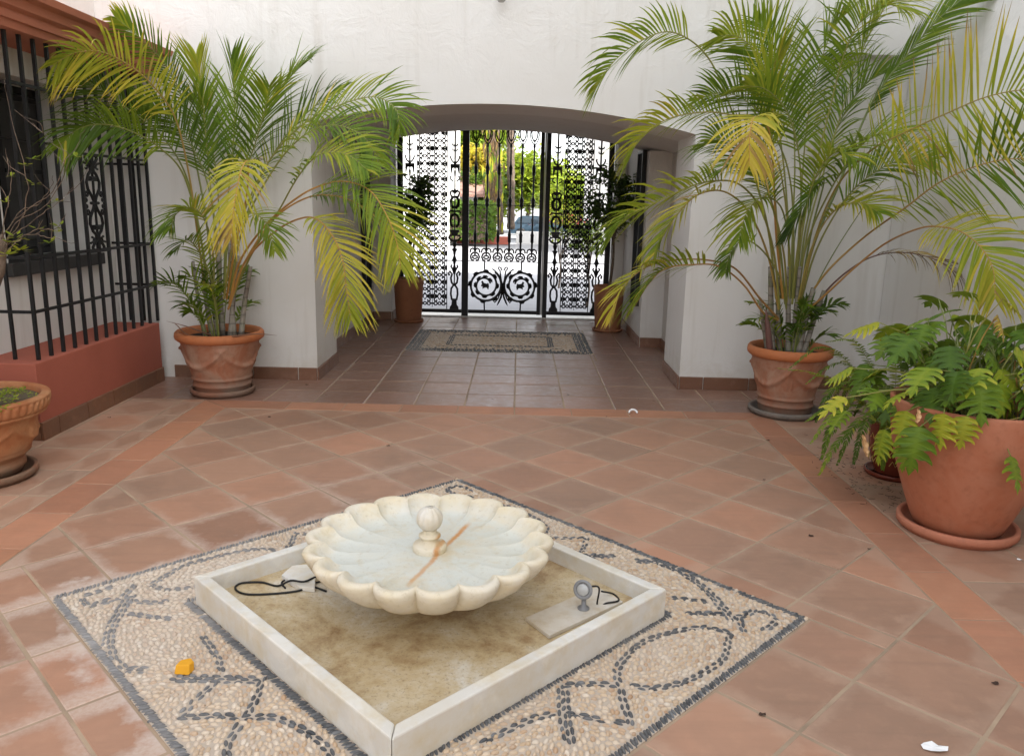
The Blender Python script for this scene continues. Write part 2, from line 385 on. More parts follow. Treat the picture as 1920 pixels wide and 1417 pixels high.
# ---- ground bases
LX0, LX1, RX0, RX1, SY0, SY1 = -2.32, -2.09, 1.67, 1.88, 5.545, 5.755
WY = 6.50    # face of the back wall
gb = MB(); gb.box(-12, 5, -9, 10.9, -.3, -.0018)
court = struct('courtyard_floor', gb, M['grout'])
court.location = (0, 0, 0)
ang = .78109; T = .3827; O = Vector((0.050, 3.415))
A = Vector((math.cos(ang), math.sin(ang))); Bv = Vector((-math.sin(ang), math.cos(ang)))
MC = Vector((-.31, 2.728)); MH = 1.015      # pebble square: centre and half side
mcl = MC-O; mu, mv = mcl.dot(A), mcl.dot(Bv)
def uv2w(u, v): p = O+A*u+Bv*v; return (p.x, p.y)
for i in range(-14, 15):
    for j in range(-14, 15):
        u0, u1, v0, v1 = i*T, (i+1)*T, j*T, (j+1)*T
        a0, a1, b0, b1 = mu-MH, mu+MH, mv-MH, mv+MH
        rects = []
        if u1 <= a0 or u0 >= a1 or v1 <= b0 or v0 >= b1: rects = [(u0, u1, v0, v1)]
        else:
            if u0 < a0: rects.append((u0, a0, v0, v1))
            if u1 > a1: rects.append((a1, u1, v0, v1))
            c0, c1 = max(u0, a0), min(u1, a1)
            if v0 < b0: rects.append((c0, c1, v0, b0))
            if v1 > b1: rects.append((c0, c1, b1, v1))
        for r_ in rects:
            poly = [uv2w(r_[0], r_[2]), uv2w(r_[1], r_[2]), uv2w(r_[1], r_[3]), uv2w(r_[0], r_[3])]
            for nx, ny, d in ((-1, 0, -LX1), (1, 0, RX0), (0, 1, SY0), (0, -1, -.9)):
                poly = clip(poly, nx, ny, d)
                if len(poly) < 3: break
            if len(poly) >= 3: tile(poly, court, M['tile'])
# border strips (mitred at the far corners)
border = bpy.data.objects.new('border_strip', None); COL.objects.link(border); border['kind'] = 'structure'
def strip_tiles(p0, p1, w0, w1, L=.39):
    d = (Vector(p1)-Vector(p0)); n = int(d.length/L)+1
    for k in range(n):
        a = Vector(p0)+d*(k/n); b_ = Vector(p0)+d*((k+1)/n); yield a, b_
yy = SY0+.0
k = 0
while yy > -.9:
    y1 = yy; y0 = yy-.40; yy = y0
    for (xa, xb, sgn) in ((LX0, LX1, -1), (RX0, RX1, 1)):
        inner, outer = (xb, xa) if sgn < 0 else (xa, xb)
        if k == 0:
            poly = [(inner, y0), (inner, y1), (outer, SY1), (outer, y0)]
        else: poly = [(inner, y0), (inner, y1), (outer, y1), (outer, y0)]
        tile(poly, border, M['strip'], .003, .001)
    k += 1
n = 9; W_ = (RX0-LX1)/n
for k in range(n):
    x0, x1 = LX1+k*W_, LX1+(k+1)*W_
    tile([(x0, SY0), (x1, SY0), (x1 if k < n-1 else RX1, SY1), (x0 if k else LX0, SY1)], border, M['strip'], .003, .001)
# orthogonal side tiles
def grid(x0, x1, y0, y1, tx, ty, ox, oy, parent, mat, skip=None, z=0):
    i0, i1 = math.floor((x0-ox)/tx), math.ceil((x1-ox)/tx); j0, j1 = math.floor((y0-oy)/ty), math.ceil((y1-oy)/ty)
    for i in range(i0, i1):
        for j in range(j0, j1):
            a, b_ = max(x0, ox+i*tx), min(x1, ox+(i+1)*tx); c_, d = max(y0, oy+j*ty), min(y1, oy+(j+1)*ty)
            if b_-a < .02 or d-c_ < .02: continue
            rs = [(a, b_, c_, d)]
            if skip:
                s0, s1, s2, s3 = skip
                if not (b_ <= s0 or a >= s1 or d <= s2 or c_ >= s3):
                    rs = []
                    if a < s0: rs.append((a, s0, c_, d))
                    if b_ > s1: rs.append((s1, b_, c_, d))
                    e0, e1 = max(a, s0), min(b_, s1)
                    if c_ < s2: rs.append((e0, e1, c_, s2))
                    if d > s3: rs.append((e0, e1, s3, d))
            for r_ in rs: tile([(r_[0], r_[2]), (r_[1], r_[2]), (r_[1], r_[3]), (r_[0], r_[3])], parent, mat, z=z)
side = bpy.data.objects.new('side_paving', None); COL.objects.link(side); side['kind'] = 'structure'
grid(-3.6, LX0, 1.6, SY1, .385, .385, LX0-.16, 5.30, side, M['tile'])
grid(RX1, 3.05, 1.2, SY1, .385, .385, RX1, 5.37, side, M['tile'])
passage = bpy.data.objects.new('passage_floor', None); COL.objects.link(passage); passage['kind'] = 'structure'
PX = -1.506; MAT = (-1.14, .79, 7.95, 9.30)
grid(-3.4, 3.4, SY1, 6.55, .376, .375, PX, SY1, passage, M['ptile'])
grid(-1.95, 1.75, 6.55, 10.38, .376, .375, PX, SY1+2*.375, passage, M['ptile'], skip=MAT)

# ------------------------------------------------------------------ pebble mosaics
def peb_proto(mat, name):
    vs = []; n = 8
    for (s, z) in ((1, 0), (.94, .55), (.62, .92)):
        for j in range(n):
            g = 2*PI*j/n; vs.append((.5*s*math.cos(g), .5*s*math.sin(g), z))
    vs.append((0, 0, 1))
    fs = [(r*n+j, r*n+(j+1) % n, (r+1)*n+(j+1) % n, (r+1)*n+j) for r in (0, 1) for j in range(n)]+[(2*n+j, 2*n+(j+1) % n, 3*n) for j in range(n)]
    mb = MB(); mb.add(vs, fs, .0); return mb
def mosaic(center, angle, hu, hv, curves, hole, parent, res=.004, dsz=(.038, .0142), lsz=(.028, .0175), singles=300, seed=3):
    """pebbles in local coordinates; dark ones follow the curves, light ones fill what is left"""
    rg = random.Random(seed); nx, ny = int(2*hu/res), int(2*hv/res)
    occ = np.zeros((nx, ny), bool); pe = []
    if hole:
        a, b_ = int((hu-hole)/res), int((hu+hole)/res); occ[a:b_, a:b_] = True
    yyg, xxg = np.meshgrid(np.arange(-8, 9), np.arange(-8, 9))
    def put(x, y, a, L, Wd, dark, tol, force=False):
        ix, iy = int((x+hu)/res), int((y+hv)/res)
        if ix < 8 or iy < 8 or ix >= nx-9 or iy >= ny-9:
            if abs(x) > hu-.008 or abs(y) > hv-.008: return False
        ca, sa = math.cos(a), math.sin(a)
        px, py = xxg*res, yyg*res
        el = ((px*ca+py*sa)/(L/2))**2+((-px*sa+py*ca)/(Wd/2))**2
        mk = el <= 1
        x0, x1, y0, y1 = max(ix-8, 0), min(ix+9, nx), max(iy-8, 0), min(iy+9, ny)
        if x1 <= x0 or y1 <= y0: return False
        sub = mk[x0-(ix-8):17-((ix+9)-x1), y0-(iy-8):17-((iy+9)-y1)]
        o_ = occ[x0:x1, y0:y1]; tot = mk.sum()
        if (o_ & sub).sum() > tol*tot: return False
        o_ |= sub; pe.append((x, y, a, L*rg.uniform(.92, 1.03), Wd*rg.uniform(.92, 1.03), dark)); return True
    # border rows of dark stones, set side by side and slanted
    def row(x0, y0, x1, y1, slant, step, L, Wd):
        d = math.hypot(x1-x0, y1-y0); n_ = int(d/step); t = math.atan2(y1-y0, x1-x0)
        for k_ in range(n_):
            f = (k_+.5)/n_; put(x0+(x1-x0)*f+rg.gauss(0, .001), y0+(y1-y0)*f+rg.gauss(0, .001), t+slant+rg.gauss(0, .12), L, Wd, 1, .35)
    e = .018; DL, DW = dsz
    for s in ((1, 1), (1, -1), (-1, -1), (-1, 1)): pass
    for (x0, y0, x1, y1) in ((-hu+e, -hv+e, hu-e, -hv+e), (hu-e, -hv+e, hu-e, hv-e), (hu-e, hv-e, -hu+e, hv-e), (-hu+e, hv-e, -hu+e, -hv+e)):
        row(x0, y0, x1, y1, 1.05, DW*1.02, DL, DW*.9)
    if hole:
        q = hole+.018
        for (x0, y0, x1, y1) in ((-q, -q, q, -q), (q, -q, q, q), (q, q, -q, q), (-q, q, -q, -q)): row(x0, y0, x1, y1, 1.2, DW*1.0, DL, DW*.9)
    flow = []
    for cv, rows in curves:
        L_ = 0
        for k_ in range(len(cv)-1):
            (xa, ya), (xb, yb) = cv[k_], cv[k_+1]; d = math.hypot(xb-xa, yb-ya); t = math.atan2(yb-ya, xb-xa)
            flow.append(((xa+xb)/2, (ya+yb)/2, t))
        for q in range(rows):
            off = (q-(rows-1)/2)*DW*1.05; acc = rg.uniform(0, DL)
            for k_ in range(len(cv)-1):
                (xa, ya), (xb, yb) = cv[k_], cv[k_+1]; d = math.hypot(xb-xa, yb-ya)
                if d < 1e-6: continue
                t = math.atan2(yb-ya, xb-xa)
                while acc < d:
                    f = acc/d; put(xa+(xb-xa)*f-math.sin(t)*off+rg.gauss(0, .0012), ya+(yb-ya)*f+math.cos(t)*off+rg.gauss(0, .0012), t+rg.gauss(0, .12), DL*rg.uniform(.7, 1.05), DW*rg.uniform(.85, 1.05), 1, .3)
                    acc += DL*.98
                acc -= d
    fl = np.array(flow) if flow else None
    LL, LW = lsz
    step = LW*.52; cand = [(x, y) for x in np.arange(-hu+.01, hu-.005, step) for y in np.arange(-hv+.01, hv-.005, step)]
    for ps, (tol, sc_) in enumerate(((.02, 1.0), (.10, .95), (.14, .72), (.2, .55))):
        if ps: rg.shuffle(cand)
        for (x, y) in cand:
            ix, iy = int((x+hu)/res), int((y+hv)/res)
            if ix >= nx or iy >= ny or occ[ix, iy]: continue
            if fl is not None:
                d2 = (fl[:, 0]-x)**2+(fl[:, 1]-y)**2; k_ = int(d2.argmin()); a = fl[k_, 2]+.35*math.sin(6*x+9*y)
            else: a = rg.uniform(0, PI)
            put(x+rg.gauss(0, .0015), y+rg.gauss(0, .0015), a+rg.gauss(0, .22), LL*sc_*rg.uniform(.8, 1.1), LW*max(sc_, .75)*rg.uniform(.85, 1.1), 0, tol)
    ca, sa = math.cos(angle), math.sin(angle)
    W_ = [(center[0]+x*ca-y*sa, center[1]+x*sa+y*ca, a+angle, L, Wd, dk) for x, y, a, L, Wd, dk in pe]
    def vis(p):
        d = Vector((p[0], p[1], 0))-CP; z = d.dot(CF)
        return abs(d.dot(CR)/z) < 960/FPX and abs(d.dot(CU)/z) < 708.5/FPX
    W_.sort(key=lambda p: (not vis(p), p[0]**2+p[1]**2))
    protos = [peb_proto(0, 'p').mesh('pebble', M['peb_l'], True, 'tint'), peb_proto(0, 'p').mesh('pebble', M['peb_d'], True, 'tint')]
    for p in W_[:singles]:
        o = link('pebble', protos[p[5]], parent); o.location = (p[0], p[1], -.0045); o.rotation_euler = (rg.gauss(0, .05), rg.gauss(0, .05), p[2]); o.scale = (p[3], p[4], (.0105 if lsz[0] > .04 else .0122)*rg.uniform(.8, 1.15))
    base = np.array(peb_proto(0, 'p').v); fs = peb_proto(0, 'p').f; nv = len(base)
    V = []; F = []; TI = []; MI = []
    for k_, p in enumerate(W_[singles:]):
        c_, s_ = math.cos(p[2]), math.sin(p[2]); x = base[:, 0]*p[3]; y = base[:, 1]*p[4]
        z = base[:, 2]*(.0105 if lsz[0] > .04 else .0122)*rg.uniform(.75, 1.15)-.0045+x*rg.gauss(0, .06)+y*rg.gauss(0, .08)
        V.append(np.stack([p[0]+x*c_-y*s_, p[1]+x*s_+y*c_, z], 1)); F += [tuple(i+k_*nv for i in f) for f in fs]; TI += [rg.random()]*nv; MI += [p[5]]*len(fs)
    me = bpy.data.meshes.new('pebble_field'); me.from_pydata(np.concatenate(V).tolist(), [], F); me.materials.append(M['peb_l']); me.materials.append(M['peb_d'])
    me.polygons.foreach_set('material_index', MI); me.polygons.foreach_set('use_smooth', [True]*len(F))
    t_ = me.attributes.new('tint', 'FLOAT', 'POINT'); t_.data.foreach_set('value', TI); me.update()
    o = link('pebble_field', me, parent); o['kind'] = 'stuff'
    return len(W_)
# bed of the fountain mosaic
bed = MB(); q = MH-.003
bed.add([(*uv2w(mu+a*q, mv+b_*q), z) for z in (-.003, .0012) for a, b_ in ((-1, -1), (1, -1), (1, 1), (-1, 1))], [(4, 5, 6, 7), (0, 1, 5, 4), (1, 2, 6, 5), (2, 3, 7, 6), (3, 0, 4, 7)])
mos = struct('pebble_mosaic', bed, M['mortar'])
def loc2(x, y):
    p = gr(x, y); d = Vector((p.x, p.y))-MC; return (d.dot(A), d.dot(Bv))
tr = [([(1190, 1052), (1241, 1057), (1292, 1082), (1326, 1108), (1356, 1142), (1373, 1163)], 3),
      ([(1249, 1121), (1292, 1125), (1343, 1134), (1365, 1155)], 2), ([(1284, 1151), (1330, 1150), (1365, 1153), (1399, 1155), (1416, 1142)], 2),
      ([(1373, 1163), (1399, 1150), (1429, 1147), (1459, 1161)], 2), ([(1433, 1183), (1459, 1164)], 2), ([(1395, 1185), (1385, 1160)], 2),
      ([(1373, 1189), (1322, 1176), (1262, 1185), (1211, 1202), (1177, 1228), (1155, 1257), (1164, 1287)], 2),
      ([(1185, 1287), (1237, 1290), (1292, 1275), (1339, 1249), (1360, 1228), (1367, 1189)], 2),
      ([(1164, 1287), (1170, 1322), (1181, 1356), (1150, 1352)], 2), ([(1050, 1286), (1100, 1283), (1160, 1285)], 2),
      ([(1055, 1286), (1060, 1350), (1069, 1399)], 3), ([(900, 1395), (960, 1365), (1010, 1345), (1060, 1338), (1140, 1352)], 2)]
curves = []
for c_, rows in tr:
    l_ = [loc2(*p) for p in c_]
    l_ = [tuple(v)[:2] for v in cr([(a, b_, 0) for a, b_ in l_], 12)] if len(l_) > 2 else l_
    for k in range(4):
        rot = Matrix.Rotation(k*PI/2, 2); mirror = 1
        curves.append(([tuple(rot @ Vector(p)) for p in l_], rows))
mosaic((MC.x, MC.y), ang, MH, MH, curves, .625, mos, seed=5)
bed2 = MB().box(MAT[0], MAT[1], MAT[2], MAT[3], -.003, .0005)
mos2 = struct('pebble_panel', bed2, M['mortar'])
cc = []
def rectc(a, b_): return [(-a, -b_), (a, -b_), (a, b_), (-a, b_), (-a, -b_)]
hx, hy = (MAT[1]-MAT[0])/2, (MAT[3]-MAT[2])/2
for k in range(3): cc.append((rectc(hx-.05-.04*k, hy-.05-.04*k), 2))
cc.append((rectc(hx-.42, hy-.36), 3))
for k in range(-4, 5):
    cc.append(([(k*.2+.07*math.cos(g), -.48+.07*math.sin(g)) for g in np.linspace(0, 2*PI, 13)], 1)); cc.append(([(k*.2+.07*math.cos(g), .48+.07*math.sin(g)) for g in np.linspace(0, 2*PI, 13)], 1))
mosaic(((MAT[0]+MAT[1])/2, (MAT[2]+MAT[3])/2), 0, hx, hy, cc, 0, mos2, res=.006, dsz=(.042, .022), lsz=(.044, .026), singles=0, seed=9)

# ------------------------------------------------------------------ walls
ACX = -.15; XL, XR = -1.66, 1.37
def arcz(x, dz=0): return 2.24-.079*(x+.2)**2+dz
WT = 3.7
def arch_slab(x0, x1, xl, xr, y0, y1, dz, zt):
    mb = MB(); xs = [xl+(xr-xl)*i/40 for i in range(41)]
    out = [(x0, 0), (xl, 0)]+[(x, arcz(x, dz)) for x in xs]+[(xr, 0), (x1, 0), (x1, zt), (x0, zt)]
    # cut into quads above the arch so every face is convex
    for Y, flip in ((y0, 0), (y1, 1)):
        fs = []
        vs = [(x0, Y, 0), (xl, Y, 0), (xl, Y, zt), (x0, Y, zt), (xr, Y, 0), (x1, Y, 0), (x1, Y, zt), (xr, Y, zt)]
        fs += [(0, 1, 2, 3), (4, 5, 6, 7)]
        o = len(vs)
        for x in xs: vs += [(x, Y, arcz(x, dz)), (x, Y, zt)]
        for i in range(40): fs.append((o+2*i, o+2*i+2, o+2*i+3, o+2*i+1))
        if flip: fs = [f[::-1] for f in fs]
        mb.add(vs, fs)
    vs = []
    for x in xs: vs += [(x, y0, arcz(x, dz)), (x, y1, arcz(x, dz))]
    mb.add(vs, [(2*i, 2*i+1, 2*i+3, 2*i+2) for i in range(40)])
    for x, s in ((xl, 1), (xr, -1), (x0, -1), (x1, 1)):
        z1 = arcz(x, dz) if x in (xl, xr) else zt
        f = (0, 1, 2, 3); mb.add([(x, y0, 0), (x, y1, 0), (x, y1, z1), (x, y0, z1)], [f])
    mb.add([(x0, y0, zt), (x1, y0, zt), (x1, y1, zt), (x0, y1, zt)], [(0, 1, 2, 3)])
    return mb
bw = struct('back_wall', arch_slab(-4.6, 2.30, XL, XR, WY, 7.22, 0, WT), M['plaster'])
mb = MB(); mb.box(2.30, 3.6, WY+.13, 7.0, 0, WT); mb.box(2.301, 3.6, WY, WY+.128, 2.66, WT); mb.box(3.25, 3.6, WY, WY+.128, 0, 2.658)
struct('recessed_wall', mb, M['plaster'])
# skirting tiles
def skirt(parent, x0, y0, x1, y1, n_, h=.105, th=.014, L=.38, name='skirting_tile', start=0):
    d = Vector((x1-x0, y1-y0)); ln_ = d.length; t = d/ln_; nn = Vector((-t.y, t.x))*n_
    s = -start
    while s < ln_-.01:
        a, b_ = max(s, 0)+.004, min(s+L, ln_)-.004; s += L
        if b_-a < .02: continue
        p = [Vector((x0, y0))+t*a+nn*.001, Vector((x0, y0))+t*b_+nn*.001, Vector((x0, y0))+t*b_+nn*th, Vector((x0, y0))+t*a+nn*th]
        c_ = sum(p, Vector((0, 0)))/4; bv = .004
        lo = [(q.x-c_.x, q.y-c_.y, .001) for q in p]; hi = [(q.x-c_.x, q.y-c_.y, h-(bv if k in (2, 3) else 0)) for k, q in enumerate(p)]
        m_ = MB().add(lo+hi, [(0, 1, 2, 3), (4, 7, 6, 5), (0, 4, 5, 1), (1, 5, 6, 2), (2, 6, 7, 3), (3, 7, 4, 0)])
        link(name, m_.mesh('skirting_tile', M['skirt']), parent, (c_.x, c_.y, 0))
skirt(bw, -2.86, WY, XL, WY, -1, start=.1); skirt(bw, XL, WY-.014, XL, 7.22, -1); skirt(bw, XR, 7.22, XR, WY-.014, -1)
skirt(bw, XR, WY, 2.30, WY, -1, start=.18)
rw = bpy.data.objects.get('recessed_wall'); skirt(rw, 2.31, WY+.13, 3.0, WY+.13, -1)
# passage behind the arch
PL, PR = -1.82, 1.56
pv = arch_slab(-4.0, 3.4, PL, PR, 7.221, 9.05, .02, 3.0)
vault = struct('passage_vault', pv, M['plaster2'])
mb = MB(); mb.box(-4.0, -1.82, 9.051, 10.0, 0, 3.0); mb.box(-4, -1.585, 10.001, 10.75, 0, 3.0)
mb.box(1.325, 3.4, 9.051, 10.15, 0, 3.0); mb.box(1.20, 3.4, 10.151, 10.75, 0, 3.0)
mb.box(1.325, PR-.001, 8.45, 9.049, 0, 2.04)
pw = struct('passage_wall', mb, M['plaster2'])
mb = MB(); mb.box(-4, 3.4, 9.051, 10.9, 3.001, 3.2); mb.box(-1.584, 1.199, 10.45, 10.75, 2.62, 3.0)
struct('passage_ceiling', mb, M['plaster2'])
skirt(pw, PL, 7.22, PL, 10.0, -1); skirt(pw, PL, 10.0, -1.585, 10.0, -1); skirt(pw, -1.585, 10.0, -1.585, 10.36, -1)
skirt(pw, 1.325, 8.45, PR, 8.45, -1); skirt(pw, PR, 8.45, PR, 7.23, -1); skirt(pw, 1.325, 10.15, 1.325, 8.45, -1); skirt(pw, 1.2, 10.15, 1.325, 10.15, -1)
for nm, lab, x, y0, y1, sg in (('slot_window', 'narrow dark barred window in the left wall of the passage', PL, 9.28, 9.66, 1), ('slot_window', 'narrow dark barred window in the right wall of the passage', 1.325, 8.62, 9.0, -1)):
    t = thing(nm, lab, 'window', (x, (y0+y1)/2, 0), 0, 'dark slot windows in the passage walls')
    f = MB(); w_ = (y1-y0)/2
    for a, b_, c_, d in ((-w_, -w_+.03, .42, 2.06), (w_-.03, w_, .42, 2.06), (-w_+.031, w_-.031, .42, .45), (-w_+.031, w_-.031, 2.03, 2.06)): f.box(*sorted((.002*sg, .05*sg)), a, b_, c_, d)
    part('frame', f, M['iron'], t); part('pane', MB().box(*sorted((.003*sg, .012*sg)), -w_+.032, w_-.032, .452, 2.028), M['darkdoor'], t)
    for k in range(3): part('bar', MB().tube([(.03*sg, -w_+.1+k*.09, .45), (.03*sg, -w_+.1+k*.09, 2.03)], .007, 6), M['iron'], t)
# right wall: made tall out of view to keep direct sun off the courtyard
a = math.atan2(3.02-2.80, 6.5-4.1)
mb = MB(); RM = Matrix.Translation((2.80, 4.1, 0)) @ Matrix.Rotation(-a, 4, 'Z')
mb.box(0, .5, -8.2, 2.53, 0, 9.2, RM); rwall = struct('right_wall', mb, M['plaster'])
p0 = RM @ Vector((0, -2.4, 0)); p1 = RM @ Vector((0, 2.4, 0)); skirt(rwall, p0.x, p0.y, p1.x, p1.y, 1)
mb = MB(); mb.box(3.7, 9, -4, 10.8, 0, 9.0); struct('sun_blocker', mb, M['whitewall'])  # added unseen block that shades the courtyard from the sun
# wall behind the viewer
mb = MB(); mb.box(-12, 2.2, -9.0, -8.6, 0, 3.6); struct('rear_wall', mb, M['whitewall'])

# ------------------------------------------------------------------ left house
HX = -3.28; WYa, WYb, WZa, WZb = 5.12, 6.21, 1.04, 2.22; WD = .32
mb = MB(); X0 = -3.9
mb.box(X0, HX, -1, WYa, 0, 2.95); mb.box(X0, HX, WYb, WY-.002, 0, 2.95)
mb.box(X0, HX, WYa+.0005, WYb-.0005, 0, WZa); mb.box(X0, HX, WYa+.0005, WYb-.0005, WZb, 2.95)
mb.box(X0-.2, X0-.001, WYa-.2, WYb+.2, .9, 2.4)
hw = struct('house_wall', mb, M['plaster'])
t = thing('window', 'dark shuttered window in the white wall behind the black grille', 'window', (HX-WD, (WYa+WYb)/2, WZa))
f = MB(); hwid = (WYb-WYa)/2-.002; hh = WZb-WZa-.002
f.box(-.05, 0, -hwid, -hwid+.05, .002, hh); f.box(-.05, 0, hwid-.05, hwid, .002, hh); f.box(-.05, 0, -hwid+.051, hwid-.051, .002, .05); f.box(-.05, 0, -hwid+.051, hwid-.051, hh-.05, hh); f.box(-.05, .002, -.03, .03, .051, hh-.051)
part('frame', f, M['iron'], t)
for s in (-1, 1):
    a_, b_ = (-hwid+.052, -.032) if s < 0 else (.032, hwid-.052)
    sh = part('shutter', MB().box(-.04, -.01, a_, b_, .055, hh-.055), M['darkglass'], t)
    for k in range(3): part('rail', MB().box(-.009, .004, a_+.01, b_-.01, .08+k*.5, .11+k*.5), M['iron'], sh)
part('crossbar', MB().tube([(.12, -hwid, .80), (.12, hwid, .80)], .009, 6), M['iron'], t)
sl = MB().box(HX-.3, HX+.05, WYa-.04, WYb+.03, WZa-.085, WZa+.002); tag(part('window_sill', sl, M['darkglass'], None, bevel=.006), 'dark slab sill under the shuttered window behind the grille', 'sill')
# plinth
pl = MB().box(-5.2, -2.90, 4.67, 6.36, 0, .478); pl_o = part('plinth', pl, M['redpaint'], None, bevel=.004)
tag(pl_o, 'low brick red painted plinth carrying the black window grille', 'plinth')
skirt(pl_o, -2.90, 6.36, -2.90, 4.655, 1, h=.115, L=.345, start=.2); skirt(pl_o, -2.90, 4.67, -4.2, 4.67, 1, h=.115)
skirt(pl_o, -3.27, 6.36, -2.90, 6.36, 1, h=.115)
# cornice: stepped moulding and sloping clay-red eave
e1 = at(325, 97, 6.49)
CXe = e1.x; CZ = e1.z
prof = [(-3.279, 2.46), (-2.97, 2.46), (-2.955, 2.50), (-2.93, 2.50), (-2.925, 2.545), (-2.88, 2.555), (-2.865, 2.60), (-2.80, 2.605), (-2.78, 2.64), (-3.279, 2.80)]
sh_x = CXe+2.78; sh_z = CZ-2.64
mb = MB(); n = len(prof)
vs = [(x+(sh_x if x > -3.27 else 0), 1.0, z+sh_z) for x, z in prof]+[(x+(sh_x if x > -3.27 else 0), WY-.003, z+sh_z) for x, z in prof]
mb.add(vs, [tuple(range(n)), tuple(range(2*n-1, n-1, -1))]+[(i, i+n, (i+1) % n+n, (i+1) % n) for i in range(n)])
tag(part('cornice', mb, M['cornice'], None), 'stepped terracotta red cornice over the black window grille', 'cornice')
mb = MB(); mb.box(-6.5, HX-.002, -1, 6.49, 2.951, 3.0); struct('house_roof', mb, M['rooftile'])

# grille
GX = -2.955; GY0, GY1 = 4.80, 6.46; GZ0, GZ1 = .478, 2.46
g = thing('window_grille', 'tall black wrought iron window grille standing on the red plinth', 'grille', (GX, GY0, GZ0))
def gbar(pts, w_=.009, name='bar'):
    mb = MB(); a_, b_ = Vector(pts[0])-Vector((GX, GY0, GZ0)), Vector(pts[1])-Vector((GX, GY0, GZ0))
    mb.box(min(a_.x, b_.x)-w_, max(a_.x, b_.x)+w_, min(a_.y, b_.y)-w_, max(a_.y, b_.y)+w_, min(a_.z, b_.z), max(a_.z, b_.z)) if abs(a_.z-b_.z) > .01 else mb.box(min(a_.x, b_.x)-w_*.7, max(a_.x, b_.x)+w_*.7, min(a_.y, b_.y)-w_*.7, max(a_.y, b_.y)+w_*.7, a_.z-w_*.8, a_.z+w_*.8)
    return part(name, mb, M['iron'], g)
NBAR = 13; ys = [GY0+(GY1-GY0)*i/(NBAR-1) for i in range(NBAR)]
for i, y in enumerate(ys):
    if i == 6:
        gbar([(GX, y, GZ0), (GX, y, 1.10)]); gbar([(GX, y, 1.74), (GX, y, GZ1)])
    else: gbar([(GX, y, GZ0), (GX, y, GZ1)], .0098)
for k in range(1, 4):
    gbar([(GX-k*.145, GY0, GZ0), (GX-k*.145, GY0, GZ1)] if GX-k*.145 > HX-.01 else [(GX-k*.145, GY0, GZ0+.0), (GX-k*.145, GY0, GZ1)])
for k in (1, 2): gbar([(GX-k*.11, GY1, GZ0), (GX-k*.11, GY1, GZ1)])
for z in (2.40, 2.11, 1.105, .775):
    gbar([(GX+.001, GY0, z), (GX+.001, GY1, z)], .0115, 'rail'); gbar([(GX-.5, GY0-.001, z), (GX, GY0-.001, z)], .0115, 'rail'); gbar([(HX, GY1+.001, z), (GX, GY1+.001, z)], .0115, 'rail')
gbar([(GX+.002, ys[5], 1.75), (GX+.002, GY1, 1.75)], .011, 'rail'); gbar([(HX, GY1+.002, 1.72), (GX, GY1+.002, 1.72)], .011, 'rail')
# cast ornament panel between two bars (outlines live in the YZ plane)
def scroll(cx, cz, r, a0, turns, n=18, shrink=.25, sx=1):
    return [(cx+sx*r*(1-(1-shrink)*i/n)*math.cos(a0+turns*2*PI*i/n), cz+r*(1-(1-shrink)*i/n)*math.sin(a0+turns*2*PI*i/n)) for i in range(n+1)]
pn = MB(); yc = ys[6]; w2 = ys[6]-ys[5]-.012; zc = 1.425
def pt(path, r): pn.tube([(.0, yc+a_-GY0, b_-GZ0) for a_, b_ in path], r, 6)
for s in (-1, 1):
    for t_ in (-1, 1):
        # pear shaped loop, C scrolls at the ends, crosslets, rings in the corners
        pt([(s*x, zc+t_*z) for x, z in ((.004, .0), (.03, .045), (.075, .095), (.085, .14), (.055, .19), (.02, .215), (.018, .25), (.05, .275), (.075, .30), (.07, .325), (.045, .32))], .011)
        pt([(s*x, zc+t_*z) for x, z in ((.10, .27), (.06, .262), (.05, .24), (.075, .23))], .009)
        pt([(s*x, zc+t_*z) for x, z in ((.0, .165), (.035, .165))], .016); pt([(s*x, zc+t_*z) for x, z in ((.04, .148), (.04, .182))], .011)
        pt([(s*(.095+.016*math.cos(q)), zc+t_*(.062+.016*math.sin(q))) for q in np.linspace(0, 2*PI, 9)], .0075)
        pt([(s*(.108+.011*math.cos(q)), zc+t_*(.022+.011*math.sin(q))) for q in np.linspace(0, 2*PI, 9)], .006)
    pt([(s*w2, zc-.32), (s*w2, zc+.32)], .009)
pt([(0, zc-.32), (0, zc+.32)], .0095); pt([(0, zc-.32), (0, zc-.2)], .018); pt([(0, zc+.32), (0, zc+.2)], .018); pt([(-.05, zc), (.05, zc)], .011)
part('ornament_panel', pn, M['iron'], g)
gbar([(GX+.002, ys[5], 1.10), (GX+.002, ys[7], 1.10)], .014, 'rail')

# ------------------------------------------------------------------ fountain
FC = Vector((-.30, 2.71)); FHD = .622; FZ = .115; FT = .045
bas = thing('fountain_basin', 'square white marble basin sunk in the pebble mosaic', 'fountain basin', (FC.x, FC.y, 0), ang)
for k in range(4):
    mb = MB(); h_ = FHD
    mb.add([(-h_+.001, -h_, 0), (h_-.001, -h_, 0), (h_-FT-.001, -h_+FT, 0), (-h_+FT+.001, -h_+FT, 0), (-h_+.001, -h_, FZ), (h_-.001, -h_, FZ), (h_-FT-.001, -h_+FT, FZ), (-h_+FT+.001, -h_+FT, FZ)],
           [(0, 3, 2, 1), (4, 5, 6, 7), (0, 1, 5, 4), (1, 2, 6, 5), (2, 3, 7, 6), (3, 0, 4, 7)])
    o = part('kerb', mb, M['marble'], bas, bevel=.006); o.rotation_euler.z = k*PI/2
mb = MB().box(-FHD+FT, FHD-FT, -FHD+FT, FHD-FT, .002, .048); part('basin_floor', mb, M['basinfloor'], bas)
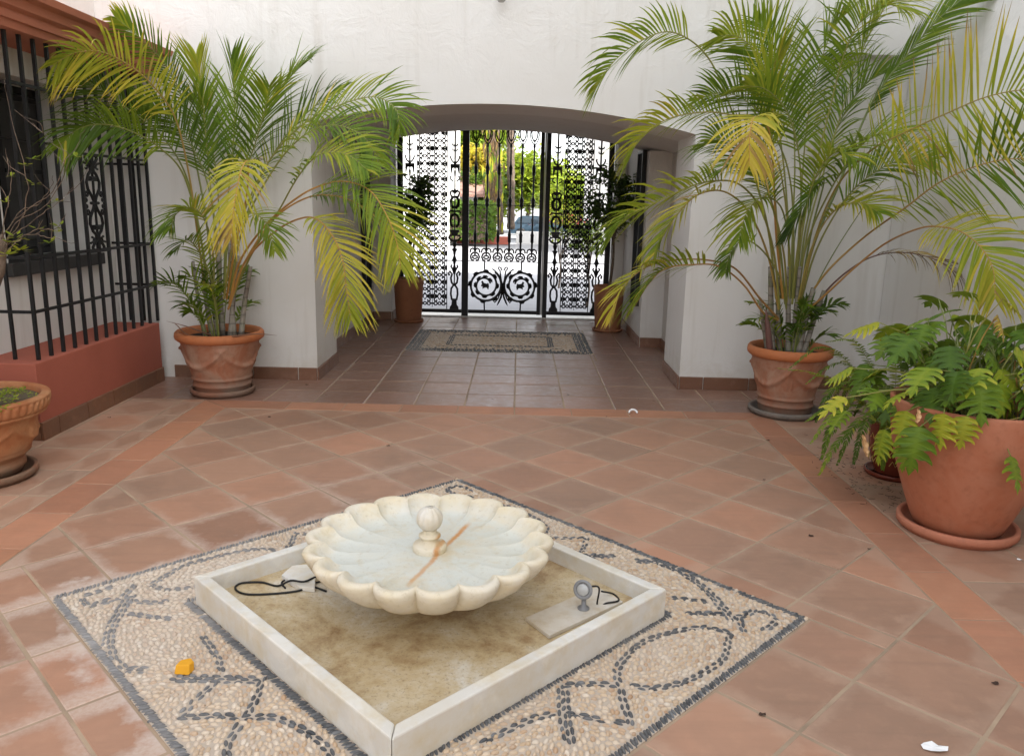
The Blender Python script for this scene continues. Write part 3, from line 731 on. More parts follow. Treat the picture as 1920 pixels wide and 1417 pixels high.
# scalloped bowl
bw_ = thing('fountain_bowl', 'scalloped white marble fountain bowl with a ball finial in its centre', 'fountain bowl', (FC.x, FC.y, .034))
NL = 18; NS = NL*16
def lobe(g_): return abs(math.cos(NL/2*g_))   # 1 mid-lobe, 0 at the cusp
def lobep(g_): return abs(math.cos(NL/2*g_))**.65
RIM = .266
inner = [(0.0, .213), (.06, .213), (.12, .212), (.20, .212), (.28, .214), (.325, .218), (.355, .226), (.375, .240), (.392, .258), (.402, .2655)]
outer = [(.417, .2665), (.428, .262), (.432, .252), (.421, .228), (.394, .190), (.35, .152), (.285, .118), (.20, .088), (.12, .06), (.085, .03), (.10, .0)]
prof = inner+outer
def bdisp(g_, z, i):
    L_ = lobep(g_)
    if i < len(inner):
        r = prof[i][0]; return (-.034+.040*L_)*max(0, min(1, (r-.27)/.12))**1.1
    k = i-len(inner); f = [1, 1, 1, .9, .72, .48, .25, .1, .0, 0, 0][k]
    return (-.040+.046*L_)*f
mb = MB(); vs = []; fl = []
for i, (r, z) in enumerate(prof):
    for j in range(NS):
        g_ = 2*PI*j/NS; rr = (r+bdisp(g_, z, i))*(1.04 if r > .15 else 1); zz = z
        if i < len(inner): zz = z-(.012*lobep(g_)-.004)*max(0, min(1, (r-.2)/.12))**1.2*max(0, min(1, (.40-r)/.06))
        if r < 1e-6: rr = 0
        vs.append((rr*math.cos(g_), rr*math.sin(g_), zz)); fl.append(1.0 if i < 6 else (.35 if i < 8 else 0.0))
k = len(prof)
fs = [(i*NS+j, i*NS+(j+1) % NS, (i+1)*NS+(j+1) % NS, (i+1)*NS+j) for i in range(1, k-1) for j in range(NS)]+[(0, NS+j, NS+(j+1) % NS) for j in range(NS)]
mb.add(vs, [f[::-1] for f in fs], fl)
o = part('bowl', mb, M['bowl'], bw_, True, 'flat'); autosmooth(o.data, 50)
fin = [(.060, .205), (.062, .208), (.062, .232), (.058, .238), (.044, .240), (.034, .247), (.028, .256), (.030, .262), (.040, .266), (.040, .272), (.030, .276), (.024, .283), (.027, .292)]
mb = MB().lathe(fin, 32); part('finial_base', mb, M['bowl'], bw_, True)
ball = [(.049*math.cos(a_), .334+.047*math.sin(a_)) for a_ in np.linspace(-PI/2+.5, PI/2-.22, 14)]+[(.011, .380), (.009, .373), (.001, .373)]
mb = MB().lathe(ball, 72, lambda g_, z, i: -.0032*(1-abs(math.sin(6*g_)))*(1 if i < 14 else 0), cap=True)
part('finial_ball', mb, M['marble'], bw_, True)
# loose slabs, spotlight and cables in the basin
def slab(pts, z, th, name, label, mat):
    c_ = sum((Vector(p) for p in pts), Vector((0, 0)))/len(pts); n_ = len(pts)
    vs = [(x-c_.x, y-c_.y, 0) for x, y in pts]+[(x-c_.x, y-c_.y, th) for x, y in pts]
    mb = MB().add(vs, [tuple(range(n_))[::-1], tuple(range(n_, 2*n_))]+[(i, (i+1) % n_, (i+1) % n_+n_, i+n_) for i in range(n_)])
    o = part(name, mb, mat, None, loc=(c_.x, c_.y, z), bevel=.002); return tag(o, label, 'slab')
def g2(x, y, z): p = gr(x, y, z); return (p.x, p.y)
slab([g2(985, 1158, .06), g2(1030, 1192, .06), g2(1168, 1128, .06), g2(1120, 1100, .06)], .0485, .014, 'marble_slab', 'flat stained marble slab under the spotlight in the basin', M['slab'])
slab([g2(528, 1080, .06), g2(548, 1062, .06), g2(575, 1060, .06), g2(592, 1082, .06), g2(590, 1105, .06), g2(560, 1102, .06)], .0485, .018, 'marble_chip', 'broken white marble chip beside the black cable in the basin', M['marble'])
def cable(name, pts, label, r=.004):
    mb = MB().tube([Vector(p) for p in cr(pts, 60)], r, 8, cap=True); return tag(part(name, mb, M['rubber'], None, True), label, 'cable')
z_ = .0525
cable('power_cable', [tuple(gr(x, y, z_+dz)) for x, y, dz in ((612, 1108, 0), (585, 1100, .004), (555, 1108, .0), (505, 1113, 0), (460, 1113, 0), (441, 1103, 0), (452, 1093, 0), (490, 1091, 0), (520, 1098, 0), (545, 1088, .02), (570, 1090, .022), (600, 1080, .01), (630, 1095, .0))], 'black cable looped on the basin floor left of the bowl')
cable('power_cable', [tuple(gr(x, y, z_+.0)) for x, y in ((535, 1102), (528, 1092), (540, 1086), (560, 1094), (590, 1092), (612, 1086))], 'short black cable beside the broken marble chip', .0035)
sp0 = gr(1094, 1140, .063)
spt = thing('spotlight', 'small round grey underwater spotlight on a short post in the basin', 'spotlight', (sp0.x, sp0.y, .0625))
part('post', MB().lathe([(.022, 0), (.022, .004), (.009, .006), (.008, .05)], 16), M['steel'], spt, True)
hd = part('lamp_head', MB().lathe([(.016, -.04), (.024, -.032), (.026, -.012), (.034, -.004), (.036, .004), (.034, .008), (.026, .009), (.024, .005), (.001, .005)], 32), M['steel'], spt, True)
hd.location = (-.004, 0, .075); hd.rotation_euler = Vector((-.35, -.93, .25)).to_track_quat('Z', 'Y').to_euler()
part('lens', MB().lathe([(.0235, .0055), (.02, .009), (.001, .011)], 24), M['opal'], hd, True)
s2 = Vector((sp0.x, sp0.y, .135))
cable('lamp_cable', [s2+Vector((.02, .03, 0)), s2+Vector((.055, .02, .0)), tuple(gr(1120, 1135, .055)), tuple(gr(1138, 1130, .066)), tuple(gr(1160, 1125, .066)), tuple(gr(1150, 1113, .06)), tuple(gr(1128, 1108, .1))], 'black cable curling behind the spotlight', .0035)

# ------------------------------------------------------------------ pots
def pot_swag(name, label, x, y, sc_, rz, mats, hr=.34, soil='soil'):
    t = thing(name, label, 'plant pot', (x, y, .028), rz, 'terracotta pots')
    H = .50*sc_; Rr = hr
    prof = [(.62, 0), (.63, .02), (.635, .09), (.66, .10), (.665, .12), (.645, .13), (.65, .20), (.67, .205), (.69, .22), (.685, .24), (.67, .25)]
    prof += [(.67+.20*(k/22)**1.1, .25+.55*k/22) for k in range(1, 23)]
    prof += [(.885, .815), (.885, .845)]
    P = [(r*Rr, z*H) for r, z in prof]
    def dp(g_, z, i):
        zz = z/H
        if zz < .26 or zz > .8: return 0
        ph = (g_/(2*PI)*4) % 1; d = 0
        cz = .70-.26*math.sin(PI*ph)**.8
        d += .014*math.exp(-((zz-cz)/.04)**2)*(.75+.5*noise.noise(Vector((g_*9, zz*40, 1))))*(.4+.6*math.sin(PI*ph))*1.3
        q = min(ph, 1-ph)
        d += .012*math.exp(-((q)/.022)**2-((zz-.71)/.035)**2)+.009*math.exp(-((q-.055)/.025)**2-((zz-.73)/.03)**2)
        if zz < .70: d += .007*math.exp(-((q-.012-.16*(.70-zz))/.012)**2)*(1 if zz > .38 else 0)
        return d*Rr/.34*1.7
    mb = MB().lathe(P, 160, dp); part('body', mb, mats[0], t, True)
    rim = [(.875, .83), (.93, .84), (.985, .87), (1.0, .91), (.99, .96), (.95, .99), (.90, .985), (.87, .95), (.86, .90), (.85, .86)]
    mb = MB().lathe([(r*Rr, z*H) for r, z in rim], 64, cap=False); part('rim', mb, mats[1], t, True)
    mb = MB().lathe([(.86*Rr, .80*H), (.865*Rr, .865*H), (.6*Rr, .885*H), (.001, .895*H)], 40, lambda g_, z, i: .0, cap=False); part('soil', mb, M[soil], t, True)
    return t
def saucer(x, y, r, h, mat, label, z=0):
    mb = MB().lathe([(r*.86, 0), (r*.93, 0), (r*.96, h*.3), (r, h*.4), (r, h*.9), (r*.985, h), (r*.93, h), (r*.91, h*.85), (r*.88, .012), (.001, .012)], 64)
    return tag(part('saucer', mb, mat, None, True, loc=(x, y, z)), label, 'saucer', 'pot saucers')
PLx, PLy = -2.275, 6.0; PRx, PRy = 2.02, 5.78
pot_swag('terracotta_pot', 'garland relief terracotta pot of the palm left of the archway', PLx, PLy, .94, .35, (M['pot_aged'], M['pot_rim']), .328)
saucer(PLx, PLy, .24, .05, M['pot_aged'], 'old clay saucer under the pot of the left palm')
pot_swag('terracotta_pot', 'garland relief terracotta pot of the palm right of the archway', PRx, PRy, .98, -.25, (M['pot_aged'], M['pot_rim']), .305)
saucer(PRx, PRy, .262, .05, M['saucer_grey'], 'blackened grey saucer under the pot of the right palm')
# ornate pot at the left edge
LPx, LPy = -2.84, 4.0
t = thing('ornate_pot', 'weathered ornate terracotta pot with fluted rim at the left edge', 'plant pot', (LPx, LPy, .03), 0, 'terracotta pots')
H = .42; Rr = .36
pf = [(.55, 0), (.56, .05), (.60, .08), (.60, .14), (.575, .17), (.60, .20), (.66, .25), (.685, .27), (.68, .30)]+[(.69+.12*k/16, .31+.38*k/16) for k in range(17)]+[(.83, .72), (.82, .74), (.90, .76), (.94, .77), (.95, .80), (.93, .81)]
def dl(g_, z, i):
    zz = z/H; d = 0
    if .3 < zz < .72:
        ph = (g_/(2*PI)*5+.3) % 1
        d = .034*math.exp(-((ph-.5)/.17)**2-((zz-.52)/.12)**2)*(.6+.8*abs(noise.noise(Vector((g_*7, zz*14, 3)))))
        d += .014*math.exp(-((zz-(.62-.16*math.sin(PI*ph)))/.03)**2)*(.6+.6*noise.noise(Vector((g_*14, zz*30, 5))))
    return d
part('body', MB().lathe([(r*Rr, z*H) for r, z in pf], 200, dl), M['pot_ornate'], t, True)
rm = [(.93, .805), (.955, .82), (.97, .85), (.985, .90), (.99, .945), (1.0, .95), (1.01, .97), (1.0, .99), (.96, 1.0), (.90, 1.0), (.875, .98), (.865, .90)]
def dr(g_, z, i): return (.007*abs(math.sin(g_*26)) if 1 <= i <= 4 else 0)
part('rim', MB().lathe([(r*Rr, z*H) for r, z in rm], 416, dr, cap=False), M['pot_ornate'], t, True)
part('soil', MB().lathe([(.87*Rr, .92*H), (.6*Rr, .945*H), (.3*Rr, .93*H), (.001, .94*H)], 40, lambda g_, z, i: 0, cap=False), M['drysoil'], t, True)
saucer(LPx, LPy, .27, .05, M['pot_ornate'], 'dark clay saucer under the ornate pot at the left edge')
# big plain pot
BPx, BPy = 2.15, 3.62
t = thing('big_pot', 'large smooth terracotta pot overflowing with split-leaf plant, at the right edge', 'plant pot', (BPx, BPy, .03), 0, 'terracotta pots')
H = .61; Rr = .36
pf = [(.52, 0), (.55, .01), (.60, .08), (.68, .2), (.77, .35), (.855, .5), (.92, .65), (.962, .8), (.99, .93), (1.0, .985), (.995, 1.0), (.965, 1.005), (.935, .995), (.92, .96), (.90, .85)]
part('body', MB().lathe([(r*Rr, z*H) for r, z in pf], 96, cap=False), M['pot_plain'], t, True)
part('soil', MB().lathe([(.905*Rr, .86*H), (.5*Rr, .89*H), (.001, .89*H)], 32, cap=False), M['soil'], t, True)
saucer(BPx, BPy, .265, .055, M['pot_saucer'], 'pale terracotta saucer under the large smooth pot')
# small glazed fern pot behind it
FPx, FPy = 2.22, 4.42
t = thing('glazed_pot', 'small dark red glazed pot with gold pattern behind the large smooth pot', 'plant pot', (FPx, FPy, .02), 0, 'terracotta pots')
part('body', MB().lathe([(.11, 0), (.13, .05), (.155, .15), (.165, .27), (.172, .29), (.172, .31), (.155, .31), (.15, .27)], 48, cap=False), M['redglaze'], t, True)
gp = MB()
for k in range(14):
    a_ = 2*PI*k/14
    for zz in (.08, .15, .22): gp.tube([((.139+zz*.09+.002)*math.cos(a_+q*.11), (.139+zz*.09+.002)*math.sin(a_+q*.11), zz+(.015 if q % 2 else -.015)) for q in range(4)], .0025, 4)
part('gold_pattern', gp, M['gold'], t); part('soil', MB().lathe([(.152, .27), (.001, .28)], 24, cap=False), M['soil'], t)
saucer(FPx, FPy, .165, .03, M['redglaze'], 'dark red saucer under the small glazed fern pot')
# planters inside the passage
def planter(x, y, r, h, lab, slab_):
    t = thing('planter', lab, 'plant pot', (x, y, .025), 0, 'plain planters beside the gate')
    part('body', MB().lathe([(r*.80, 0), (r*.83, .01), (r*.98, h*.9), (r, h*.93), (r, h), (r*.93, h), (r*.9, h*.9)], 48, cap=False), M['pot_shop'], t, True)
    part('soil', MB().lathe([(r*.92, h*.92), (.001, h*.93)], 24, cap=False), M['soil'], t)
    saucer(x, y, r*1.0, .03, M['pot_shop'], slab_)
planter(-1.36, 9.92, .19, .52, 'plain brown planter by the left wall of the passage', 'brown saucer under the planter left of the gate')
planter(1.10, 9.55, .185, .52, 'plain brown planter by the right wall of the passage', 'brown saucer under the planter right of the gate')

# ------------------------------------------------------------------ gate
GYY = 10.42
gt = thing('iron_gate', 'black wrought iron entrance gate with bars, scrolls and lattice side panels', 'gate', (0, GYY, 0))
def gpx(px, py): p = at(px, py, GYY); return p.x, p.z
IR = M['iron']
def post(x0, x1, z0=.02, z1=2.6, name='post', d=.03): return part(name, MB().box(x0, x1, -d, d, z0, z1), IR, gt)
xs = {k: at(k, 500, GYY).x for k in (747, 756, 783, 838, 866, 878, 1008, 1015, 1019, 1026, 1053, 1105, 1131, 1142)}
post(xs[747], xs[756]+.005); post(xs[866], xs[878], 0.0); post(xs[1019]-.002, xs[1026]+.006, 0.0); post(xs[1131]+.01, xs[1142])
post(xs[1008], xs[1015], .05, 2.6, 'leaf_stile', .02); part('latch_strip', MB().box(xs[1015]+.003, xs[1019]-.004, -.012, .012, .05, 2.6), M['marble_sill'], gt)
L0, L1 = xs[878]+.004, xs[1008]-.001
for a_, b_ in ((L0, L1), (xs[756]+.007, xs[866]-.002), (xs[1026]+.008, xs[1131]+.008)):
    part('bottom_rail', MB().box(a_, b_, -.022, .022, .055, .10), IR, gt)
    part('mid_rail', MB().box(a_, b_, -.006, .006, .73, .738), IR, gt)
    part('top_rail', MB().box(a_, b_, -.015, .015, 2.55, 2.59), IR, gt)
part('upper_rail', MB().box(L0, L1, -.005, .005, 1.447, 1.454), IR, gt)
for x in (xs[783], xs[838], xs[1053], xs[1105]): part('divider', MB().box(x-.005, x+.005, -.008, .008, .10, 2.55), IR, gt)
# vertical bars of the leaf
bar = [(r_*1.6, z_b) for r_, z_b in [(.007, .80), (.007, .86), (.013, .875), (.009, .89), (.008, .98), (.013, .99), (.013, 1.07), (.016, 1.08), (.011, 1.10), (.007, 1.14), (.007, 1.42), (.014, 1.44), (.02, 1.455), (.014, 1.47), (.016, 1.50), (.019, 1.52), (.011, 1.545), (.007, 1.57), (.007, 1.82), (.013, 1.84), (.014, 1.90), (.017, 1.91), (.012, 1.94), (.007, 1.97), (.006, 2.16), (.011, 2.18), (.009, 2.21)]]
bm_ = MB().lathe(bar, 8, cap=True).mesh('bar', IR, True)
hm = MB()   # heart scroll under each bar
for s in (-1, 1):
    hm.tube([(s*v[0], 0, v[1]) for v in ((.006, .885), (.03, .90), (.055, .885), (.062, .855), (.055, .845))], .011, 5)
    hm.tube([(s*v[0], 0, v[1]) for v in ((.012, .85), (.045, .825), (.058, .79), (.045, .752), (.012, .745))], .012, 5)
    hm.tube([(s*v[0], 0, v[1]) for v in ((.004, .805), (.028, .80), (.034, .782), (.02, .77), (.01, .782))], .011, 5)
hm.box(-.012, .012, -.008, .008, .755, .772); heart = hm.mesh('heart_scroll', IR)
tp = MB()   # tulip top
for s in (-1, 1):
    tp.tube([(s*v[0], 0, v[1]) for v in ((.0, 2.20), (.025, 2.225), (.048, 2.27), (.058, 2.33), (.05, 2.37))], .007, 5)
    tp.tube([(s*v[0], 0, v[1]) for v in ((.0, 2.24), (.02, 2.265), (.034, 2.30), (.038, 2.35), (.03, 2.40))], .009, 5)
tp.tube([(0, 0, 2.2), (0, 0, 2.55)], .005, 5); tul = tp.mesh('tulip_finial', IR)
for k in range(6):
    x = L0+(L1-L0)*(k+.55)/6.1
    link('bar', bm_, gt, (x, 0, 0)); link('heart_scroll', heart, gt, (x, 0, 0)); link('tulip_finial', tul, gt, (x, 0, 0))
# twin spiral scrolls with leaves
def spiral_panel():
    mb = MB(); 
    for k in range(1):
        pts = []; 
        for i in range(70):
            a_ = i/69*2*PI*2.1+2.2; u_ = i/69; r = .222*(1-.66*u_**1.25); pts.append((r*math.cos(a_)*.98, 0, r*math.sin(a_)))
        mb.tube(pts, [.016-.004*i/69 for i in range(70)], 6)
        for i in range(5, 68, 4):   # acanthus leaves thrown off the stem
            p = Vector(pts[i]); q = Vector(pts[i+1])-p; q.normalize(); nrm = Vector((p.x, 0, p.z)).normalized()*(1 if i % 2 else -1)
            mb.tube([p, p+q*.02+nrm*.018, p+q*.05+nrm*.022, p+q*.07+nrm*.008], [.017, .022, .014, .004], 5)
        # rampant beast silhouette in the middle
        mb.plate([(-.055, -.02), (-.045, .03), (-.02, .02), (.015, .03), (.03, .06), (.05, .045), (.04, .015), (.055, -.01), (.03, -.02), (.035, -.05), (.01, -.035), (-.02, -.03), (-.045, -.06), (-.05, -.03)], .012)
    return mb
sp = spiral_panel().mesh('spiral_scroll', IR)
cxm = (L0+L1)/2; 
for s in (-1, 1):
    o = link('spiral_scroll', sp, gt); o.location = (cxm+s*.232, 0, .425); o.scale = (s, 1, 1)
mb = MB()
for s in (-1, 1):
    mb.tube([(s*v[0], 0, v[1]) for v in ((.0, .36), (.02, .42), (.035, .50), (.075, .58), (.11, .62), (.14, .64))], .009, 5)
    mb.tube([(s*v[0], 0, v[1]) for v in ((.012, .62), (.03, .66), (.055, .665), (.06, .64), (.04, .625), (.02, .50), (.0, .42))], .009, 5)
    mb.tube([(s*v[0], 0, v[1]) for v in ((.0, .38), (.03, .33), (.06, .25), (.10, .20), (.13, .24), (.12, .27))], .010, 5)
    mb.tube([(s*v[0], 0, v[1]) for v in ((.0, .37), (.02, .27), (.05, .20), (.07, .16))], [.012, .014, .012, .003], 5)
    for q_ in (((s*.235, 0, .10), (s*.24, 0, .22)), ((s*.24, 0, .63), (s*.24, 0, .735)), ((s*.43, 0, .42), (s*.475, 0, .42))): part('scroll_link', MB().tube(q_, .010, 5), IR, gt, loc=(cxm, 0, 0))
mb.lathe([(.02, .34), (.03, .37), (.02, .41)], 8)
part('centre_scroll', mb, IR, gt, loc=(cxm, 0, 0))
# lattice motif
def motif(w_, h_):
    mb = MB(); r = .0098; c = .25
    mb.tube([(0, 0, h_*(c+.24)), (w_*.14, 0, h_*c), (0, 0, h_*(c-.24)), (-w_*.14, 0, h_*c), (0, 0, h_*(c+.24))], r, 5)
    mb.tube([(w_*.10*math.cos(a_), 0, -h_*.25+w_*.10*math.sin(a_)) for a_ in np.linspace(0, 2*PI, 9)], r*.9, 5)
    for s in (-1, 1):
        mb.tube([(s*w_*.14, 0, h_*c), (s*w_*.24, 0, h_*c), (s*w_*.5, 0, h_*c)], r*1.15, 5)
        for q in (-1, 1):
            mb.tube([(s*w_*a_, 0, h_*(c+q*b_)) for a_, b_ in ((.16, .05), (.27, .09), (.36, .19), (.35, .30), (.25, .36), (.18, .31), (.22, .24))], [r*v for v in (1.2, 1.1, 1, 1, 1, 1, 1.2)], 5)
            mb.tube([(s*w_*.36, 0, h_*(c+q*.06)), (s*w_*.5, 0, h_*(c+q*.11))], r*1.3, 5)
        mb.tube([(s*w_*.5, 0, -h_*.5), (s*w_*.5, 0, h_*.5)], r*.55, 4)
        mb.tube([(s*w_*.10, 0, -h_*.25), (s*w_*.20, 0, -h_*.25)], r*1.1, 5)
        for q in (-1, 1): mb.tube([(s*w_*.14, 0, -h_*.25), (s*w_*.20, 0, h_*(-.25+q*.10)), (s*w_*.33, 0, h_*(-.25+q*.12)), (s*w_*.40, 0, h_*(-.25+q*.03)), (s*w_*.30, 0, -h_*.25)], r*.9, 5)
        mb.tube([(s*w_*.40, 0, -h_*.25), (s*w_*.5, 0, -h_*.25)], r*1.2, 5)
    return mb.mesh('lattice_motif', IR)
for a_, b_ in ((xs[783], xs[838]), (xs[1053], xs[1105])):
    w_ = (b_-a_)/2; h_ = .187; mm = motif(w_, h_); nrow = int(2.43/h_)
    for i in range(2):
        for j in range(nrow): link('lattice_motif', mm, gt, (a_+w_*(i+.5), 0, .125+h_*(j+.5)))
# candelabra pilasters
def cand():
    mb = MB(); r = .008
    mb.plate([(-.06, .10), (.06, .10), (.055, .135), (.035, .16), (.03, .24), (-.03, .24), (-.035, .16), (-.055, .135)], .02)
    for s in (-1, 1):
        mb.tube([(s*v[0], 0, v[1]) for v in ((.03, .22), (.045, .30), (.04, .37), (.015, .41), (.0, .42))], 0.0135, 5)
        mb.tube([(s*v[0], 0, v[1]) for v in ((.0, .41), (.035, .45), (.045, .51), (.03, .56), (.06, .60), (.075, .57), (.065, .54))], 0.0135, 5)
        mb.tube([(s*v[0], 0, v[1]) for v in ((.0, .56), (.02, .62), (.045, .66), (.03, .68))], 0.0121, 5)
        mb.tube([(s*v[0], 0, v[1]) for v in ((.0, .98), (.05, 1.0), (.075, 1.03), (.06, 1.06), (.035, 1.05))], 0.0135, 5)
        mb.tube([(s*v[0], 0, v[1]) for v in ((.02, 1.16), (.05, 1.20), (.055, 1.26), (.035, 1.31), (.0, 1.33))], 0.0162, 5)
        mb.tube([(s*v[0], 0, v[1]) for v in ((.0, 1.36), (.06, 1.37), (.078, 1.34))], 0.0121, 5)
        mb.tube([(s*v[0], 0, v[1]) for v in ((.01, 1.40), (.045, 1.44), (.05, 1.50), (.025, 1.54))], 0.0189, 5)
        mb.tube([(s*v[0], 0, v[1]) for v in ((.0, 1.54), (.045, 1.55), (.06, 1.60), (.03, 1.62))], 0.0135, 5)
        mb.tube([(s*v[0], 0, v[1]) for v in ((.02, 1.74), (.055, 1.76), (.06, 1.79), (.04, 1.80))], 0.0095, 5)
        mb.tube([(s*v[0], 0, v[1]) for v in ((.0, 1.95), (.04, 1.99), (.058, 2.03), (.05, 2.05))], 0.0108, 5)
        mb.tube([(s*v[0], 0, v[1]) for v in ((.0, 2.17), (.03, 2.18), (.035, 2.20))], 0.0108, 5)
        mb.tube([(s*v[0], 0, v[1]) for v in ((.0, 2.11), (.03, 2.12), (.03, 2.14))], 0.0095, 5)
    mb.tube([(0, 0, .42), (0, 0, .72), (0, 0, .98), (0, 0, 1.2), (0, 0, 1.5), (0, 0, 1.96)], .009, 6)
    mb.lathe([(.01, .60), (.022, .64), (.012, .68), (.02, .72), (.04, .735), (.03, .75), (.012, .80), (.02, .85), (.038, .88), (.015, .90), (.03, .95), (.02, .98)], 10)
    mb.plate([(-.055, 1.10), (.055, 1.10), (.06, 1.13), (-.06, 1.13)], .02); mb.plate([(-.04, 1.05), (.04, 1.05), (.048, 1.099), (-.048, 1.099)], .015)
    mb.plate([(-.03, 1.60), (0, 1.575), (.03, 1.60), (.05, 1.64), (.015, 1.63), (0, 1.68), (-.015, 1.63), (-.05, 1.64)], .015)
    mb.plate([(-.058, 1.83), (-.045, 1.83), (-.03, 1.90), (.03, 1.90), (.045, 1.83), (.058, 1.83), (.06, 1.95), (-.06, 1.95)], .012)
    mb.plate([(-.01, 1.80), (.01, 1.80), (.014, 1.86), (0, 1.89), (-.014, 1.86)], .012)
    mb.tube([(0, 0, 1.95), (0, 0, 2.55)], .012, 6)
    return mb.mesh('candelabra', IR)
cd = cand()
for a_, b_ in ((756, 783), (838, 866), (1026, 1053), (1105, 1131)): link('candelabra', cd, gt, ((xs[a_]+xs[b_])/2, 0, 0))
tag(part('threshold', MB().box(-1.583, 1.198, 10.385, 10.75, -.004, .018), M['marble_sill'], None, bevel=.004), 'pale marble threshold under the iron gate', 'threshold')

# ------------------------------------------------------------------ foliage builders
def frond_mesh(pts, leaf=.36, roll=0.0, age=.35, t0=.35, n=34, droop=.35, wd=.012, rad=.009, fwd=.9, vee=.35, tipage=0.0, prof=None, seed=0, miss=0.0, page=None, side0=None):
    """pinnate frond: rachis through pts, leaflets both sides"""
    rg = random.Random(seed); C_ = cr(pts, 60); mb = MB(); age0 = (.025 if age < .6 else 0) if leaf > .15 else 0
    droop = droop*1.35
    L = sum((C_[i+1]-C_[i]).length for i in range(60))
    mb.cur = 1; pa = age if page is None else page
    mb.tube(C_, [rad*(1-.85*i/60) for i in range(61)], 5, [min(1, pa)]*61, cap=False); mb.cur = 0
    up = Vector((0, 0, 1)); prevS = side0
    n = int(n*1.15) if leaf > .15 else n; wd = wd*.66 if leaf > .15 else wd
    for k in range(n):
        t = t0+(1-t0)*(k+.5+rg.uniform(-.3, .3))/n; x = t*60; i = min(int(x), 59); p = C_[i].lerp(C_[i+1], x-i); T_ = (C_[min(i+2, 60)]-C_[max(i-1, 0)]).normalized()
        S = T_.cross(up)
        if S.length < .25 and prevS is not None: S = prevS-T_*prevS.dot(T_)
        if S.length < 1e-3: S = Vector((1, 0, 0))
        S.normalize()
        if prevS is not None and S.dot(prevS) < 0: S = -S
        prevS = S.copy()
        Sr = Matrix.Rotation(roll, 3, T_) @ S; N = T_.cross(Sr).normalized()
        if N.z < 0 and abs(roll) < 1: N = -N
        u = (k+.5)/n
        ll = leaf*((.45+.9*u if u < .35 else .765+.235*math.sin(PI*(u-.35)/.65*.5+PI/2) if u < .6 else 1.0-.72*((u-.6)/.4)**1.6) if prof is None else prof(u))
        if u < .35: ll = leaf*(.55+.45*u/.35)
        elif u < .6: ll = leaf
        for s in (-1, 1):
            if rg.random() < miss: continue
            f = fwd*(1-.0*u)+1.1*u*u+rg.gauss(0, .07)
            d = (Sr*s+T_*f+N*(vee+rg.gauss(0, .12))).normalized()
            l_ = ll*rg.uniform(.85, 1.1); pos = p.copy(); dirv = d.copy(); dj = rg.uniform(.5, 1.6); vs = []; av = []
            wv = (T_-d*T_.dot(d)).normalized(); wv = (wv+N*rg.gauss(0, .25)*s).normalized()
            seg = 5; aa = age+age0+rg.gauss(0, .05)+.10*math.sin(u*5+seed)+(.25 if rg.random() < .04 else 0)
            for q in range(seg+1):
                fr = q/seg; w_ = wd*(.55+1.2*fr if fr < .3 else .91*(1-((fr-.3)/.7)**1.8)+.04)
                vs += [pos-wv*w_, pos+wv*w_]; e = aa+tipage*max(0, fr-.55)*2.2; av += [max(0, min(1, e))]*2
                dirv = (dirv+Vector((0, 0, -1))*droop*dj*(.25+1.2*fr)*.36+Vector((rg.gauss(0, .02), rg.gauss(0, .02), 0))).normalized(); pos = pos+dirv*(l_/seg)
            mb.add(vs, [(2*q, 2*q+1, 2*q+3, 2*q+2) for q in range(seg)], av)
    return mb
def fpts(lst): return [at(x, y, Y) for x, y, Y in lst]

